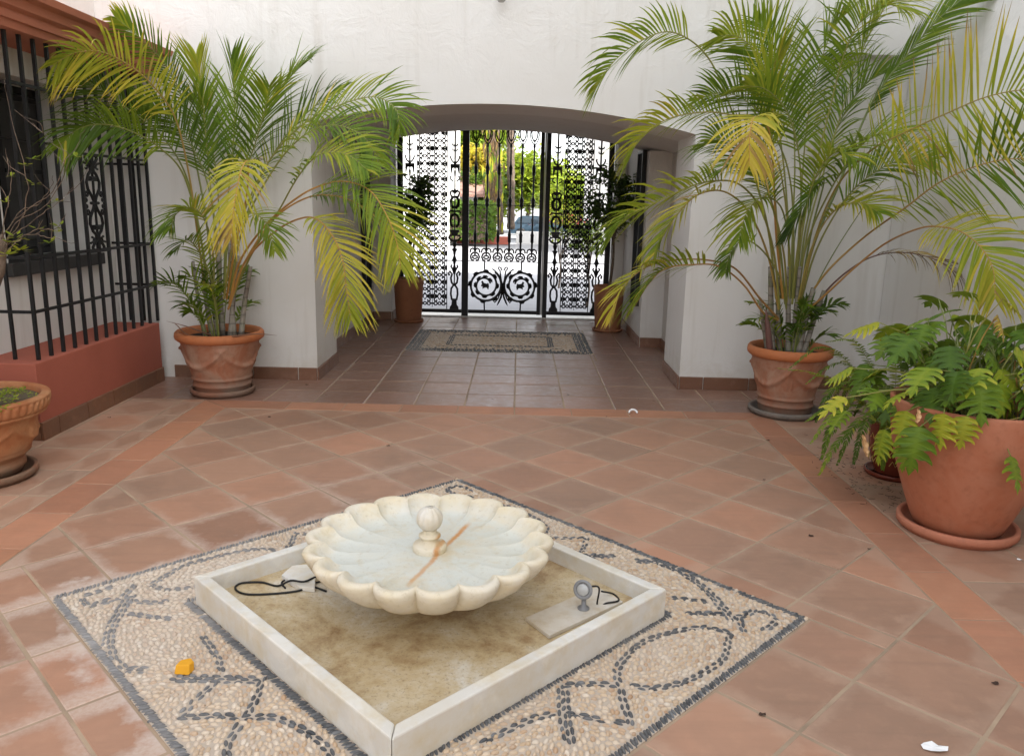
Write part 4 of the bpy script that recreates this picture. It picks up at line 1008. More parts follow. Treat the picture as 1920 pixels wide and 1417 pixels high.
# ---- left palm
Yl = PLy
pal = thing('potted_palm', 'areca palm with a drooping yellow frond, in the pot left of the archway', 'palm', (0, 0, 0), 0, 'areca palms')
pal.location = (PLx, PLy, .48)
def addf(palm, o0, pts, **k):
    mb = frond_mesh([p-o0 for p in fpts(pts)], **k); return part('frond', mb, [M['leaf'], M['petiole']], palm, False, 'age')
OL = Vector((PLx, PLy, .48))
FL = [
 ([(385, 545, 6.0), (372, 450, 5.95), (355, 330, 5.8), (330, 225, 5.6), (290, 165, 5.4), (245, 125, 5.2), (190, 98, 5.0), (140, 100, 4.85), (100, 122, 4.75)], dict(leaf=.42, roll=1.0, age=.55, t0=.38, tipage=.25, droop=.35, n=36)),
 ([(390, 540, 6.0), (372, 420, 5.9), (345, 320, 5.8), (300, 252, 5.6), (240, 205, 5.4), (185, 165, 5.2), (130, 135, 5.05)], dict(leaf=.40, roll=.9, age=.18, t0=.4, n=34, tipage=.1)),
 ([(395, 560, 5.95), (375, 440, 5.8), (345, 330, 5.6), (300, 278, 5.4), (245, 246, 5.2), (190, 233, 5.05), (145, 243, 4.95), (112, 275, 4.9)], dict(leaf=.36, roll=1.1, age=.30, t0=.42, n=36)),
 ([(400, 540, 6.1), (385, 400, 6.1), (360, 270, 6.1), (340, 180, 5.95), (305, 115, 5.8), (255, 65, 5.6), (215, 32, 5.5)], dict(leaf=.24, roll=.9, age=.28, t0=.45, tipage=.35)),
 ([(410, 540, 6.1), (400, 400, 6.15), (388, 280, 6.2), (378, 170, 6.2), (368, 105, 6.15)], dict(leaf=.36, roll=.3, age=.42, t0=.45, n=30, droop=.15, fwd=1.7)),
 ([(420, 540, 6.0), (425, 400, 6.05), (437, 280, 6.1), (440, 180, 6.1), (434, 105, 6.05)], dict(leaf=.42, roll=.2, age=.27, t0=.38, n=36, droop=.2, fwd=1.4)),
 ([(430, 540, 6.0), (440, 420, 6.05), (465, 290, 6.1), (505, 205, 6.1), (545, 145, 6.05), (580, 112, 6.0)], dict(leaf=.40, roll=.5, age=.34, t0=.36, n=36)),
 ([(430, 530, 6.0), (450, 420, 5.95), (500, 310, 5.9), (560, 240, 5.8), (630, 200, 5.7), (700, 182, 5.6), (742, 205, 5.5), (750, 250, 5.45)], dict(leaf=.34, roll=.9, age=.40, t0=.38, n=38, tipage=.1)),
 ([(432, 545, 5.95), (455, 430, 5.85), (505, 330, 5.7), (560, 262, 5.6), (620, 235, 5.5), (680, 255, 5.4), (715, 310, 5.3)], dict(leaf=.38, roll=.7, age=.36, t0=.4, n=36)),
 ([(425, 560, 5.9), (440, 470, 5.75), (462, 370, 5.5), (465, 305, 5.25), (452, 320, 5.0), (440, 380, 4.9), (432, 450, 4.85)], dict(leaf=.36, roll=0, age=.74, t0=.50, n=30, droop=.5, wd=.013, page=.7)),
 ([(430, 570, 5.9), (450, 490, 5.8), (500, 420, 5.6), (560, 369, 5.4), (608, 346, 5.3), (652, 341, 5.2), (696, 360, 5.1), (728, 410, 5.0), (745, 460, 4.95), (752, 505, 4.9)], dict(leaf=.42, roll=.45, age=.43, t0=.42, n=38, tipage=.1, page=.7)),
 ([(430, 575, 5.9), (455, 500, 5.85), (510, 415, 5.8), (570, 373, 5.7), (625, 367, 5.6), (675, 385, 5.5), (718, 420, 5.45), (743, 462, 5.4)], dict(leaf=.36, roll=.3, age=.33, t0=.45, n=34, page=.7)),
 ([(428, 580, 5.85), (460, 490, 5.7), (515, 435, 5.5), (562, 410, 5.35), (595, 412, 5.2), (625, 445, 5.1), (643, 490, 5.0), (650, 545, 4.95), (658, 600, 4.95)], dict(leaf=.38, roll=.2, age=.60, t0=.45, n=34, tipage=.15, page=.75)),
 ([(400, 560, 5.9), (400, 480, 5.75), (385, 415, 5.55), (360, 390, 5.4), (332, 400, 5.3), (318, 430, 5.2)], dict(leaf=.30, roll=.3, age=.36, t0=.4, n=28)),
 ([(430, 540, 6.1), (455, 430, 6.2), (490, 330, 6.25), (540, 250, 6.25), (590, 200, 6.2), (640, 170, 6.1)], dict(leaf=.36, roll=.8, age=.24, t0=.36, n=34)),
 ([(410, 540, 6.0), (405, 430, 6.0), (385, 330, 5.95), (350, 260, 5.85), (310, 215, 5.75), (265, 195, 5.65)], dict(leaf=.34, roll=.9, age=.22, t0=.4, n=30)),
 ([(420, 545, 5.95), (430, 430, 5.9), (455, 340, 5.8), (480, 265, 5.7), (497, 205, 5.6), (505, 160, 5.5)], dict(leaf=.40, roll=.1, age=.28, t0=.4, n=34, droop=.3)),
 ([(415, 540, 6.1), (412, 420, 6.2), (405, 320, 6.25), (388, 240, 6.25), (362, 175, 6.2)], dict(leaf=.38, roll=.4, age=.24, t0=.4, n=32)),
 ([(435, 560, 5.9), (470, 480, 5.75), (520, 400, 5.6), (560, 330, 5.45), (600, 290, 5.3), (650, 290, 5.2), (690, 320, 5.1)], dict(leaf=.34, roll=.6, age=.38, t0=.45, n=32)),
 ([(405, 580, 5.9), (395, 520, 5.8), (372, 470, 5.65), (350, 450, 5.5), (330, 470, 5.4)], dict(leaf=.22, roll=.2, age=.30, t0=.3, n=20)),
 ([(420, 560, 5.85), (432, 480, 5.7), (445, 425, 5.55), (470, 400, 5.4), (500, 420, 5.3), (515, 470, 5.25)], dict(leaf=.26, roll=.2, age=.45, t0=.4, n=24)),
]
for i, (p, k) in enumerate(FL): addf(pal, OL, p, seed=i, **k)
for i, (x0, x1, y1, r) in enumerate(((398, 380, 500, .02), (418, 410, 470, .024), (432, 448, 480, .021), (452, 470, 500, .023), (408, 395, 520, .015), (440, 430, 450, .018), (385, 362, 490, .017))):
    a_ = at(x0, 632, Yl+.05*math.sin(i*2)); b_ = at((x0+x1)/2-2, (632+y1)/2, Yl+.03); c_ = at(x1, y1, Yl)
    part('cane', MB().tube([v-OL for v in cr([a_, b_, c_], 8)], [r*(1-.04*k) for k in range(9)], 10), M['cane'], pal, True)
rg = random.Random(4)
def shoots(palm, O_, n_, spread, hmin, hmax, seed, nm='shoot', age=.22):
    rg = random.Random(seed)
    for i in range(n_):
        a_ = rg.uniform(0, 2*PI); r0 = rg.uniform(.02, spread); h_ = rg.uniform(hmin, hmax); b0 = Vector((r0*math.cos(a_), r0*math.sin(a_), -.06)); o_ = rg.uniform(.05, .22)
        pts = [b0, b0+Vector((math.cos(a_)*o_*.3, math.sin(a_)*o_*.3, h_*.55)), b0+Vector((math.cos(a_)*o_, math.sin(a_)*o_, h_)), b0+Vector((math.cos(a_)*o_*1.6, math.sin(a_)*o_*1.6, h_*1.02))]
        part(nm, frond_mesh(pts, leaf=rg.uniform(.10, .2), roll=rg.uniform(0, .8), age=age+rg.uniform(-.08, .15), t0=.3, n=12, wd=.011, rad=.006, seed=i), [M['leaf'], M['petiole']], palm, False, 'age')
shoots(pal, OL, 12, .14, .2, .5, 5)
# dry thatch lying over the rim
for i, (pp) in enumerate(([(395, 628, 5.85), (350, 612, 5.75), (312, 602, 5.7)], [(385, 632, 5.8), (352, 628, 5.72), (330, 608, 5.68), (322, 604, 5.66)], [(430, 632, 5.75), (480, 626, 5.72), (520, 629, 5.7)])):
    part('dry_leaf', MB().tube([v-OL for v in cr(fpts(pp), 10)], [.008*(1-.09*k) for k in range(11)], 5, [.95]*11), M['petiole'], pal, True, 'age')

# ---- right palm
OR = Vector((PRx, PRy, .46))
par = thing('potted_palm', 'taller areca palm with a brown dead frond, in the pot right of the archway', 'palm', tuple(OR), 0, 'areca palms')
FR = [
 ([(1455, 560, 5.8), (1440, 430, 5.8), (1405, 300, 5.75), (1365, 190, 5.7), (1335, 120, 5.6), (1300, 80, 5.5), (1255, 60, 5.4), (1210, 73, 5.3), (1162, 105, 5.2), (1130, 142, 5.15), (1113, 172, 5.1)], dict(leaf=.36, roll=.85, age=.40, t0=.52, n=36, tipage=.05)),
 ([(1490, 560, 5.9), (1505, 430, 5.95), (1530, 310, 6.0), (1557, 200, 5.95), (1580, 110, 5.85), (1610, 45, 5.7), (1655, 10, 5.5), (1700, 20, 5.35)], dict(leaf=.46, roll=.15, age=.42, t0=.5, n=38, droop=.55)),
 ([(1495, 560, 5.9), (1515, 430, 6.0), (1545, 320, 6.1), (1575, 220, 6.1), (1610, 110, 6.1), (1650, 30, 6.0), (1690, -30, 5.9)], dict(leaf=.42, roll=.4, age=.40, t0=.5, n=36)),
 ([(1500, 560, 5.9), (1525, 460, 5.9), (1575, 340, 5.85), (1617, 230, 5.8), (1651, 167, 5.7), (1698, 107, 5.6), (1753, 43, 5.5), (1810, -5, 5.4), (1870, -40, 5.3)], dict(leaf=.30, roll=1.35, age=.20, t0=.4, n=46, fwd=1.7, droop=.2, rad=.012, page=.1)),
 ([(1500, 565, 5.85), (1530, 440, 5.75), (1572, 345, 5.5), (1634, 282, 5.15), (1698, 248, 4.85), (1775, 213, 4.5), (1850, 182, 4.15), (1930, 168, 3.9), (1990, 180, 3.75)], dict(leaf=.46, roll=-1.25, age=.50, t0=.38, n=40, tipage=.42, droop=.03, wd=.014, fwd=.35, vee=.05)),
 ([(1505, 575, 5.85), (1550, 510, 5.7), (1620, 445, 5.5), (1698, 389, 5.0), (1762, 342, 4.65), (1847, 307, 4.25), (1930, 299, 3.95), (2010, 330, 3.75)], dict(leaf=.42, roll=-1.1, age=.32, t0=.42, n=40, tipage=.12, page=.6, fwd=.7, droop=.12, vee=.1)),
 ([(1505, 590, 5.8), (1550, 550, 5.65), (1609, 496, 5.5), (1664, 454, 5.3), (1725, 428, 4.9), (1767, 426, 4.65), (1805, 436, 4.45), (1840, 465, 4.3), (1862, 505, 4.2), (1866, 560, 4.15)], dict(leaf=.42, roll=.6, age=.60, t0=.5, n=36, tipage=.2, page=.75, wd=.012)),
 ([(1510, 600, 5.85), (1545, 550, 5.8), (1590, 508, 5.7), (1640, 480, 5.6), (1700, 474, 5.5), (1760, 490, 5.35), (1810, 525, 5.2)], dict(leaf=.34, roll=.1, age=.99, t0=.5, n=24, droop=.9, wd=.007, page=1.0, miss=.15)),
 ([(1468, 560, 5.75), (1455, 440, 5.6), (1450, 320, 5.35), (1440, 240, 5.1), (1415, 220, 4.9), (1406, 255, 4.75), (1405, 310, 4.7)], dict(leaf=.36, roll=0, age=.76, t0=.52, n=28, droop=.5, wd=.013, page=.7)),
 ([(1465, 560, 5.8), (1458, 440, 5.75), (1445, 320, 5.65), (1410, 235, 5.5), (1350, 212, 5.35), (1290, 214, 5.25), (1238, 230, 5.15), (1198, 262, 5.1), (1177, 305, 5.05)], dict(leaf=.36, roll=.7, age=.45, t0=.48, n=36, tipage=.15)),
 ([(1462, 580, 5.75), (1450, 470, 5.6), (1425, 390, 5.4), (1385, 345, 5.2), (1335, 340, 5.05), (1284, 354, 4.95), (1220, 384, 4.85), (1170, 410, 4.75), (1140, 455, 4.7)], dict(leaf=.38, roll=.6, age=.42, t0=.45, n=38, tipage=.1)),
 ([(1460, 580, 5.75), (1440, 480, 5.65), (1405, 400, 5.5), (1360, 360, 5.35), (1310, 365, 5.2), (1272, 400, 5.1), (1245, 440, 5.05), (1225, 480, 5.0)], dict(leaf=.32, roll=.3, age=.55, t0=.45, n=34, tipage=.2)),
 ([(1458, 600, 5.7), (1430, 585, 5.6), (1395, 535, 5.45), (1350, 500, 5.3), (1300, 496, 5.15), (1247, 504, 5.05), (1215, 535, 4.95), (1190, 575, 4.9)], dict(leaf=.36, roll=.6, age=.42, t0=.5, n=30, tipage=.15, page=.75)),
 ([(1460, 598, 5.75), (1425, 560, 5.65), (1380, 505, 5.5), (1330, 488, 5.35), (1260, 488, 5.2), (1205, 505, 5.05), (1165, 545, 4.95), (1145, 600, 4.9)], dict(leaf=.26, roll=.4, age=.72, t0=.6, n=24, tipage=.2, page=.8)),
 ([(1478, 560, 5.9), (1478, 430, 5.95), (1468, 300, 5.95), (1450, 190, 5.9), (1425, 110, 5.8), (1385, 70, 5.7), (1345, 68, 5.6)], dict(leaf=.42, roll=.8, age=.36, t0=.45, n=38)),
 ([(1482, 560, 5.95), (1486, 430, 6.05), (1490, 300, 6.1), (1482, 180, 6.1), (1455, 90, 6.0), (1415, 35, 5.9)], dict(leaf=.42, roll=.5, age=.34, t0=.42, n=38)),
 ([(1480, 560, 5.9), (1478, 440, 5.9), (1465, 330, 5.8), (1440, 230, 5.7), (1440, 150, 5.6), (1470, 85, 5.5)], dict(leaf=.34, roll=.2, age=.45, t0=.5, n=30, fwd=1.8, droop=.1)),
 ([(1500, 560, 5.9), (1520, 440, 5.9), (1545, 340, 5.8), (1530, 345, 5.55), (1502, 395, 5.45), (1474, 445, 5.4)], dict(leaf=.24, roll=.2, age=.14, t0=.55, n=26, fwd=1.6)),
 ([(1495, 560, 6.0), (1510, 430, 6.1), (1540, 320, 6.2), (1570, 240, 6.2), (1610, 170, 6.15), (1660, 130, 6.1)], dict(leaf=.42, roll=.6, age=.32, t0=.4, n=36)),
 ([(1490, 560, 6.0), (1498, 430, 6.1), (1505, 320, 6.2), (1515, 220, 6.2), (1535, 130, 6.15), (1560, 60, 6.1), (1590, 20, 6.0)], dict(leaf=.42, roll=.4, age=.38, t0=.42, n=38)),
 ([(1500, 570, 5.85), (1530, 470, 5.8), (1580, 380, 5.7), (1630, 330, 5.6), (1690, 300, 5.5), (1750, 300, 5.4)], dict(leaf=.34, roll=.9, age=.36, t0=.4, n=32, tipage=.3)),
 ([(1472, 570, 5.85), (1462, 460, 5.85), (1440, 360, 5.8), (1400, 290, 5.75), (1350, 260, 5.7), (1310, 280, 5.6)], dict(leaf=.34, roll=.7, age=.28, t0=.4, n=32)),
 ([(1485, 570, 5.8), (1495, 470, 5.7), (1510, 390, 5.55), (1535, 320, 5.4), (1570, 285, 5.25), (1605, 300, 5.1)], dict(leaf=.34, roll=.3, age=.40, t0=.45, n=30)),
 ([(1475, 570, 5.8), (1470, 480, 5.65), (1450, 390, 5.45), (1425, 330, 5.25), (1390, 300, 5.1), (1355, 320, 4.95)], dict(leaf=.34, roll=.3, age=.44, t0=.45, n=30, tipage=.15)),
 ([(1510, 575, 5.9), (1560, 480, 5.95), (1625, 380, 6.0), (1680, 310, 6.0), (1730, 255, 6.0)], dict(leaf=.05, roll=.3, age=.9, t0=.8, n=4, page=.15, rad=.006)),
 ([(1485, 560, 5.9), (1488, 440, 5.9), (1480, 330, 5.85), (1450, 250, 5.75), (1400, 190, 5.6), (1350, 175, 5.5), (1300, 190, 5.4)], dict(leaf=.36, roll=.7, age=.33, t0=.45, n=36)),
 ([(1490, 560, 5.85), (1500, 430, 5.8), (1500, 310, 5.7), (1480, 220, 5.55), (1440, 170, 5.4), (1395, 160, 5.3)], dict(leaf=.38, roll=.4, age=.37, t0=.45, n=34)),
 ([(1490, 560, 5.85), (1515, 450, 5.75), (1555, 360, 5.6), (1600, 290, 5.4), (1640, 255, 5.25), (1690, 250, 5.1)], dict(leaf=.38, roll=.5, age=.34, t0=.42, n=34)),
 ([(1480, 570, 5.8), (1480, 470, 5.7), (1465, 390, 5.5), (1430, 370, 5.3), (1400, 400, 5.15), (1385, 450, 5.05)], dict(leaf=.34, roll=.2, age=.38, t0=.45, n=30)),
 ([(1495, 570, 5.8), (1520, 470, 5.65), (1560, 400, 5.45), (1610, 380, 5.25), (1650, 400, 5.1)], dict(leaf=.32, roll=.4, age=.48, t0=.45, n=30, tipage=.2)),
 ([(1475, 580, 5.8), (1462, 520, 5.7), (1430, 470, 5.55), (1395, 450, 5.4), (1370, 475, 5.3), (1360, 510, 5.25)], dict(leaf=.20, roll=.3, age=.35, t0=.5, n=20)),
]
for i, (p, k) in enumerate(FR): addf(par, OR, p, seed=40+i, **k)
for i, (x0, x1, y1, r) in enumerate(((1448, 1445, 500, .026), (1462, 1458, 520, .020), (1478, 1480, 500, .022), (1495, 1525, 540, .026), (1440, 1425, 560, .016), (1505, 1545, 545, .022), (1485, 1500, 500, .018))):
    a_ = at(x0, 668, PRy+.05*math.sin(i*2)); b_ = at((x0+x1)/2-1, (668+y1)/2, PRy+.02); c_ = at(x1, y1, PRy)
    part('cane', MB().tube([v-OR for v in cr([a_, b_, c_], 8)], [r*(1-.04*k) for k in range(9)], 10), M['cane'], par, True)
shoots(par, OR, 14, .12, .2, .5, 9, age=.15)
mb = MB().tube([v-OR for v in cr(fpts([(1444, 660, 5.62), (1440, 620, 5.6), (1436, 580, 5.6)]), 8)], [.022, .023, .023, .022, .021, .019, .016, .011, .004], 8, [1.0]*9)
tag(part('dry_sheath', mb, M['petiole'], par, True, 'age'), 'dark maroon dry sheath')

# ---- lobed leaves
def lobed(L, Wd, n=6, curl=.5, age=.35, tip=.1, fold=.25, rg=rnd):
    """outline with deep finger lobes around a midrib along +X"""
    vs = []; av = []; fs = []; mids = []
    def bend(x, y):
        t = x/L; th = curl*t; xx = L*(math.sin(th)/max(curl, 1e-3)); zz = -L*(1-math.cos(th))/max(curl, 1e-3)
        return (xx, y, zz+abs(y)*fold-.9*(abs(y)**2)/max(Wd, .01)*.5)
    m_ = 2*n+1
    for i in range(m_+1): vs.append(bend(L*i/m_, 0)); av.append(age+.10); mids.append(i)
    for s in (-1, 1):
        prev = 0
        for k in range(n):
            u = (k+.5)/n; env = Wd*math.sin(PI*min(1, (u*.9+.12)))**.7*(1-.25*u)
            i0, i1, i2 = 2*k, 2*k+1, 2*k+2
            xm = L*i1/m_; sw = L*(.10+.10*u)
            base = env*.46
            a0 = len(vs)
            e = rg.uniform(.88, 1.1)
            P = [(L*i0/m_+.006, s*base*.85), (xm+sw*.3-L*.055, s*env*.70), (xm+sw-L*.035, s*env*e*.95), (xm+sw+L*.045, s*env*1.0*e), (xm+sw*.4+L*.058, s*env*.60), (L*i2/m_+.006, s*base*.85)]
            for q, (x, y) in enumerate(P): vs.append(bend(x, y)); av.append(age+(tip if q in (2, 3) else 0))
            f = [(i0, i1, a0+1, a0), (i1, i2, a0+5, a0+4), (i1, a0+4, a0+3, a0+2), (i1, a0+2, a0+1)]
            fs += f if s < 0 else [q[::-1] for q in f]
        a0 = len(vs)   # terminal lobe
        vs.append(bend(L*(m_-.6)/m_, s*Wd*.16)); av.append(age); vs.append(bend(L*1.12, 0)); av.append(age+tip)
        fs += [(m_-1, m_, a0)[::s], (m_, a0+1, a0)[::s]]
    mb = MB(); mb.add(vs, fs, [max(0, min(1, v)) for v in av]); return mb
def place(mb, M4): mb.v = [tuple(M4 @ Vector(v)) for v in mb.v]; return mb
def phil_leaf(base, tip, L, Wd, down, age, parent, org, seed, name='leaf', yawj=0.0, mat='dleaf', tipage=.1, face=False):
    rg = random.Random(seed); base, tip = Vector(base), Vector(tip)
    mid = base.lerp(tip, .55)+Vector((0, 0, .10*(tip-base).length+.03))
    C_ = cr([base, mid, tip], 10); T_ = (C_[-1]-C_[-3]).normalized()
    h_ = Vector((T_.x, T_.y, 0)); h_ = h_.normalized() if h_.length > .05 else Vector((0, -1, 0))
    if face: h_ = (h_*.7+Vector((-.15, -1, 0))*.8).normalized()
    h_ = Matrix.Rotation(yawj, 3, 'Z') @ h_
    X = (h_*math.cos(down)+Vector((0, 0, -math.sin(down)))).normalized(); Yv = Vector((0, 0, 1)).cross(h_).normalized()
    Yv = Matrix.Rotation(rg.uniform(-.5, .5), 3, X) @ Yv; Z = X.cross(Yv)
    M4 = Matrix((X, Yv, Z)).transposed().to_4x4(); M4.translation = C_[-1]-org
    mb = place(lobed(L, Wd, rg.choice((4, 5, 5, 6)), rg.uniform(.2, .8), age, tipage, rg.uniform(.05, .35), rg), M4)
    mb.cur = 1; mb.tube([v-org for v in C_], [.0045-.0002*k for k in range(11)], 5, [age*.8]*11, cap=False)
    return part(name, mb, [M[mat], M['petiole']], parent, False, 'age')
OB = Vector((BPx, BPy, .52))
ph = thing('split_leaf_plant', 'bushy split-leaf philodendron with a few yellow leaves in the large smooth pot', 'plant', tuple(OB))
named = [  # px, py, Y of the leaf base; L, W, pitch down, age
 (1838, 705, 3.32, .20, .085, 1.25, .27), (1895, 855, 3.24, .15, .065, .9, .34), (1770, 775, 3.30, .15, .07, 1.35, .50), (1812, 780, 3.28, .14, .06, 1.35, .48),
 (1725, 800, 3.32, .21, .085, 1.25, .24), (1745, 690, 3.45, .17, .085, .35, .36), (1835, 690, 3.38, .15, .08, .55, .42), (1870, 590, 3.5, .12, .075, 1.0, .80),
 (1880, 560, 3.52, .11, .07, .6, .56), (1700, 770, 3.45, .15, .06, 1.2, .46), (1660, 805, 3.55, .16, .06, 1.2, .40), (1705, 820, 3.42, .15, .05, 1.2, .30),
 (1820, 590, 3.75, .16, .08, .2, .30), (1740, 600, 3.8, .18, .085, .25, .32), (1780, 585, 3.9, .16, .08, .1, .25), (1700, 610, 3.85, .17, .08, .3, .40), (1650, 605, 3.9, .17, .07, .3, .52),
 (1660, 690, 3.8, .16, .06, .4, .45), (1600, 690, 3.7, .15, .055, .5, .42), (1850, 640, 3.6, .16, .08, .5, .22), (1900, 660, 3.5, .18, .09, .4, .45), (1905, 700, 3.45, .18, .09, .6, .50),
 (1790, 640, 3.7, .16, .08, .4, .20), (1760, 560, 4.0, .17, .08, .0, .26), (1820, 548, 3.9, .14, .07, .1, .38), (1585, 745, 3.55, .15, .055, .5, .55), (1700, 735, 3.5, .14, .04, .2, .44),
 (1850, 660, 3.55, .16, .08, .7, .30), (1905, 610, 3.7, .15, .08, .3, .28), (1780, 660, 3.6, .16, .07, .5, .24), (1730, 650, 3.75, .15, .07, .4, .28), (1880, 720, 3.4, .15, .08, .8, .38)]
for i, (x, y, Y, L, W_, dn, ag) in enumerate(named):
    rg = random.Random(100+i); tip = at(x, y, Y); b0 = Vector((BPx+rg.uniform(-.16, .14), BPy+rg.uniform(-.12, .14), .50))
    phil_leaf(b0, tip, L*1.0, W_*1.3, dn, ag-.01, ph, OB, i, yawj=rg.uniform(-.4, .4), tipage=.22 if ag > .3 else .1)
for i in range(85):
    rg = random.Random(300+i); a_ = rg.uniform(0, 2*PI); r = rg.uniform(.08, .50); z = rg.uniform(.66, 1.06)-r*.3
    tip = Vector((BPx-.02+r*math.cos(a_), min(BPy+.15+r*math.sin(a_)*.9, 4.6), z)); b0 = Vector((BPx+rg.uniform(-.14, .14), BPy+rg.uniform(-.14, .14), .50))
    phil_leaf(b0, tip, rg.uniform(.12, .19), rg.uniform(.08, .115), rg.uniform(.2, 1.0), rg.choice((.12, .18, .24, .28, .34, .42)), ph, OB, 500+i, yawj=rg.uniform(-.5, .5), face=True)
for i in range(46):   # bare stalks and aerial stems in the pot mouth
    rg = random.Random(700+i); a_ = rg.uniform(0, 2*PI); b0 = Vector((rg.uniform(-.2, .2), rg.uniform(-.2, .2), -.03)); h_ = rg.uniform(.12, .4)
    part('stalk', MB().tube(cr([b0, b0+Vector((math.cos(a_)*.05, math.sin(a_)*.05, h_*.6)), b0+Vector((math.cos(a_)*.16, math.sin(a_)*.16, h_))], 6), .003, 4, [rg.choice((.3, .5, .8))]*7), M['petiole'], ph, True, 'age')
def dead(pts, w_, nm='dead_leaf', parent=None, org=None, lab=None):
    C_ = cr(fpts(pts), 8); vs = []
    for k, p in enumerate(C_):
        q = .6*w_*math.sin(PI*(k+.6)/9.2)*(1+.4*math.sin(k*2.3))+.002; vs += [p-org+Vector((-q, 0, .004)), p-org+Vector((0, .012, 0)), p-org+Vector((q, -.006, 0))]
    mb = MB().add(vs, [f for k in range(8) for f in ((3*k, 3*k+1, 3*k+4, 3*k+3), (3*k+1, 3*k+2, 3*k+5, 3*k+4))], .0); return part(nm, mb, M['dry'], parent)
b = NB('dry_leaf'); n1 = b.noise(30, 4); M['dry'] = b.fin(b.ramp(n1, [(.3, (.45, .25, .11)), (.6, (.62, .40, .20)), (.8, (.35, .18, .08))]), .8)
dead([(1618, 815, 3.6), (1622, 835, 3.58), (1625, 856, 3.57)], .018, parent=ph, org=OB)
dead([(1722, 768, 3.3), (1722, 782, 3.28), (1718, 792, 3.28)], .012, parent=ph, org=OB)

# ---- fern behind / left of the big pot
OF = Vector((FPx, FPy, .31))
fe = thing('sword_fern', 'sword fern spilling out to the left behind the large smooth pot', 'fern', tuple(OF))
FF = [[(1668, 790, 4.4), (1610, 720, 4.3), (1560, 730, 4.2), (1530, 790, 4.1)], [(1668, 790, 4.4), (1600, 690, 4.35), (1540, 650, 4.3), (1480, 690, 4.2)],
      [(1668, 800, 4.3), (1620, 790, 4.1), (1570, 830, 4.0), (1535, 890, 3.95)], [(1660, 790, 4.3), (1600, 770, 4.2), (1560, 800, 4.1), (1540, 860, 4.05)],
      [(1670, 790, 4.4), (1640, 700, 4.4), (1600, 640, 4.35), (1550, 640, 4.3)], [(1665, 790, 4.4), (1590, 730, 4.35), (1530, 700, 4.3), (1460, 690, 4.25)],
      [(1670, 800, 4.2), (1650, 760, 4.05), (1620, 800, 3.95), (1600, 870, 3.9)], [(1672, 800, 4.2), (1665, 770, 4.0), (1660, 820, 3.9), (1655, 880, 3.88)],
      [(1672, 790, 4.4), (1680, 700, 4.35), (1670, 640, 4.3), (1640, 610, 4.2)], [(1660, 780, 4.5), (1620, 710, 4.5), (1570, 680, 4.45), (1510, 720, 4.4)],
      [(1668, 795, 4.35), (1620, 760, 4.2), (1570, 770, 4.1), (1520, 830, 4.0)], [(1668, 795, 4.35), (1630, 740, 4.25), (1590, 700, 4.15), (1545, 720, 4.05)],
      [(1675, 790, 4.45), (1700, 690, 4.4), (1720, 640, 4.35), (1760, 620, 4.3)], [(1668, 795, 4.3), (1640, 770, 4.15), (1600, 800, 4.0), (1570, 870, 3.95)], [(1665, 795, 4.3), (1610, 750, 4.2), (1560, 760, 4.15), (1510, 790, 4.1)]]
rg = random.Random(77)
for i in range(14):
    a_ = rg.uniform(PI*.6, PI*1.5); r = rg.uniform(.3, .55); b0 = Vector((FPx, FPy, .31)); FF.append([b0, b0+Vector((math.cos(a_)*r*.35, math.sin(a_)*r*.35, .22)), b0+Vector((math.cos(a_)*r*.75, math.sin(a_)*r*.75, .22)), b0+Vector((math.cos(a_)*r, math.sin(a_)*r, rg.uniform(-.05, .12)))])
for i, p in enumerate(FF):
    P3 = fpts(p) if isinstance(p[0], tuple) else p
    part('frond', frond_mesh([v-OF for v in P3], leaf=.048, roll=.25, age=.2+.2*(i % 3)/2, t0=.12, n=46, droop=.3, wd=.0052, rad=.0025, fwd=.3, vee=.05, seed=i, page=.35), [M['leaf'], M['petiole']], fe, False, 'age')

b = NB('twig_bark'); n1 = b.noise(20, 3); M['twig'] = b.fin(b.ramp(n1, [(.35, (.09, .06, .045)), (.6, (.20, .145, .10))]), .8)
# ---- bare shrub in the ornate pot + seedlings
OS = Vector((LPx, LPy, .46))
shb = thing('bare_shrub', 'sparse leggy shrub with bare twigs and few green leaves at the left edge', 'shrub', tuple(OS))
def leaflet_cluster(mb, p, n_, s, rg, age):
    for k in range(n_):
        a_ = rg.uniform(0, 2*PI); d = Vector((math.cos(a_), math.sin(a_)*.7, rg.uniform(-.2, .6))).normalized(); sd = d.cross(Vector((0, 0, 1))).normalized(); q = p+d*rg.uniform(0, s*.5); L = s*rg.uniform(.7, 1.2)
        mb.add([q, q+d*L*.35+sd*L*.24, q+d*L*.75+sd*L*.17, q+d*L, q+d*L*.75-sd*L*.17, q+d*L*.35-sd*L*.24], [(0, 1, 2, 3), (0, 3, 4, 5)], age+rg.uniform(-.08, .12))
trunk = [at(-14, 745, 4.0), at(-22, 640, 3.98), at(-8, 540, 3.95), at(4, 490, 3.93), at(0, 440, 3.92)]
part('trunk', MB().tube([v-OS for v in cr(trunk, 14)], [.016+.008*math.sin(k*.9)**2 for k in range(15)], 8), M['bark'], shb, True)
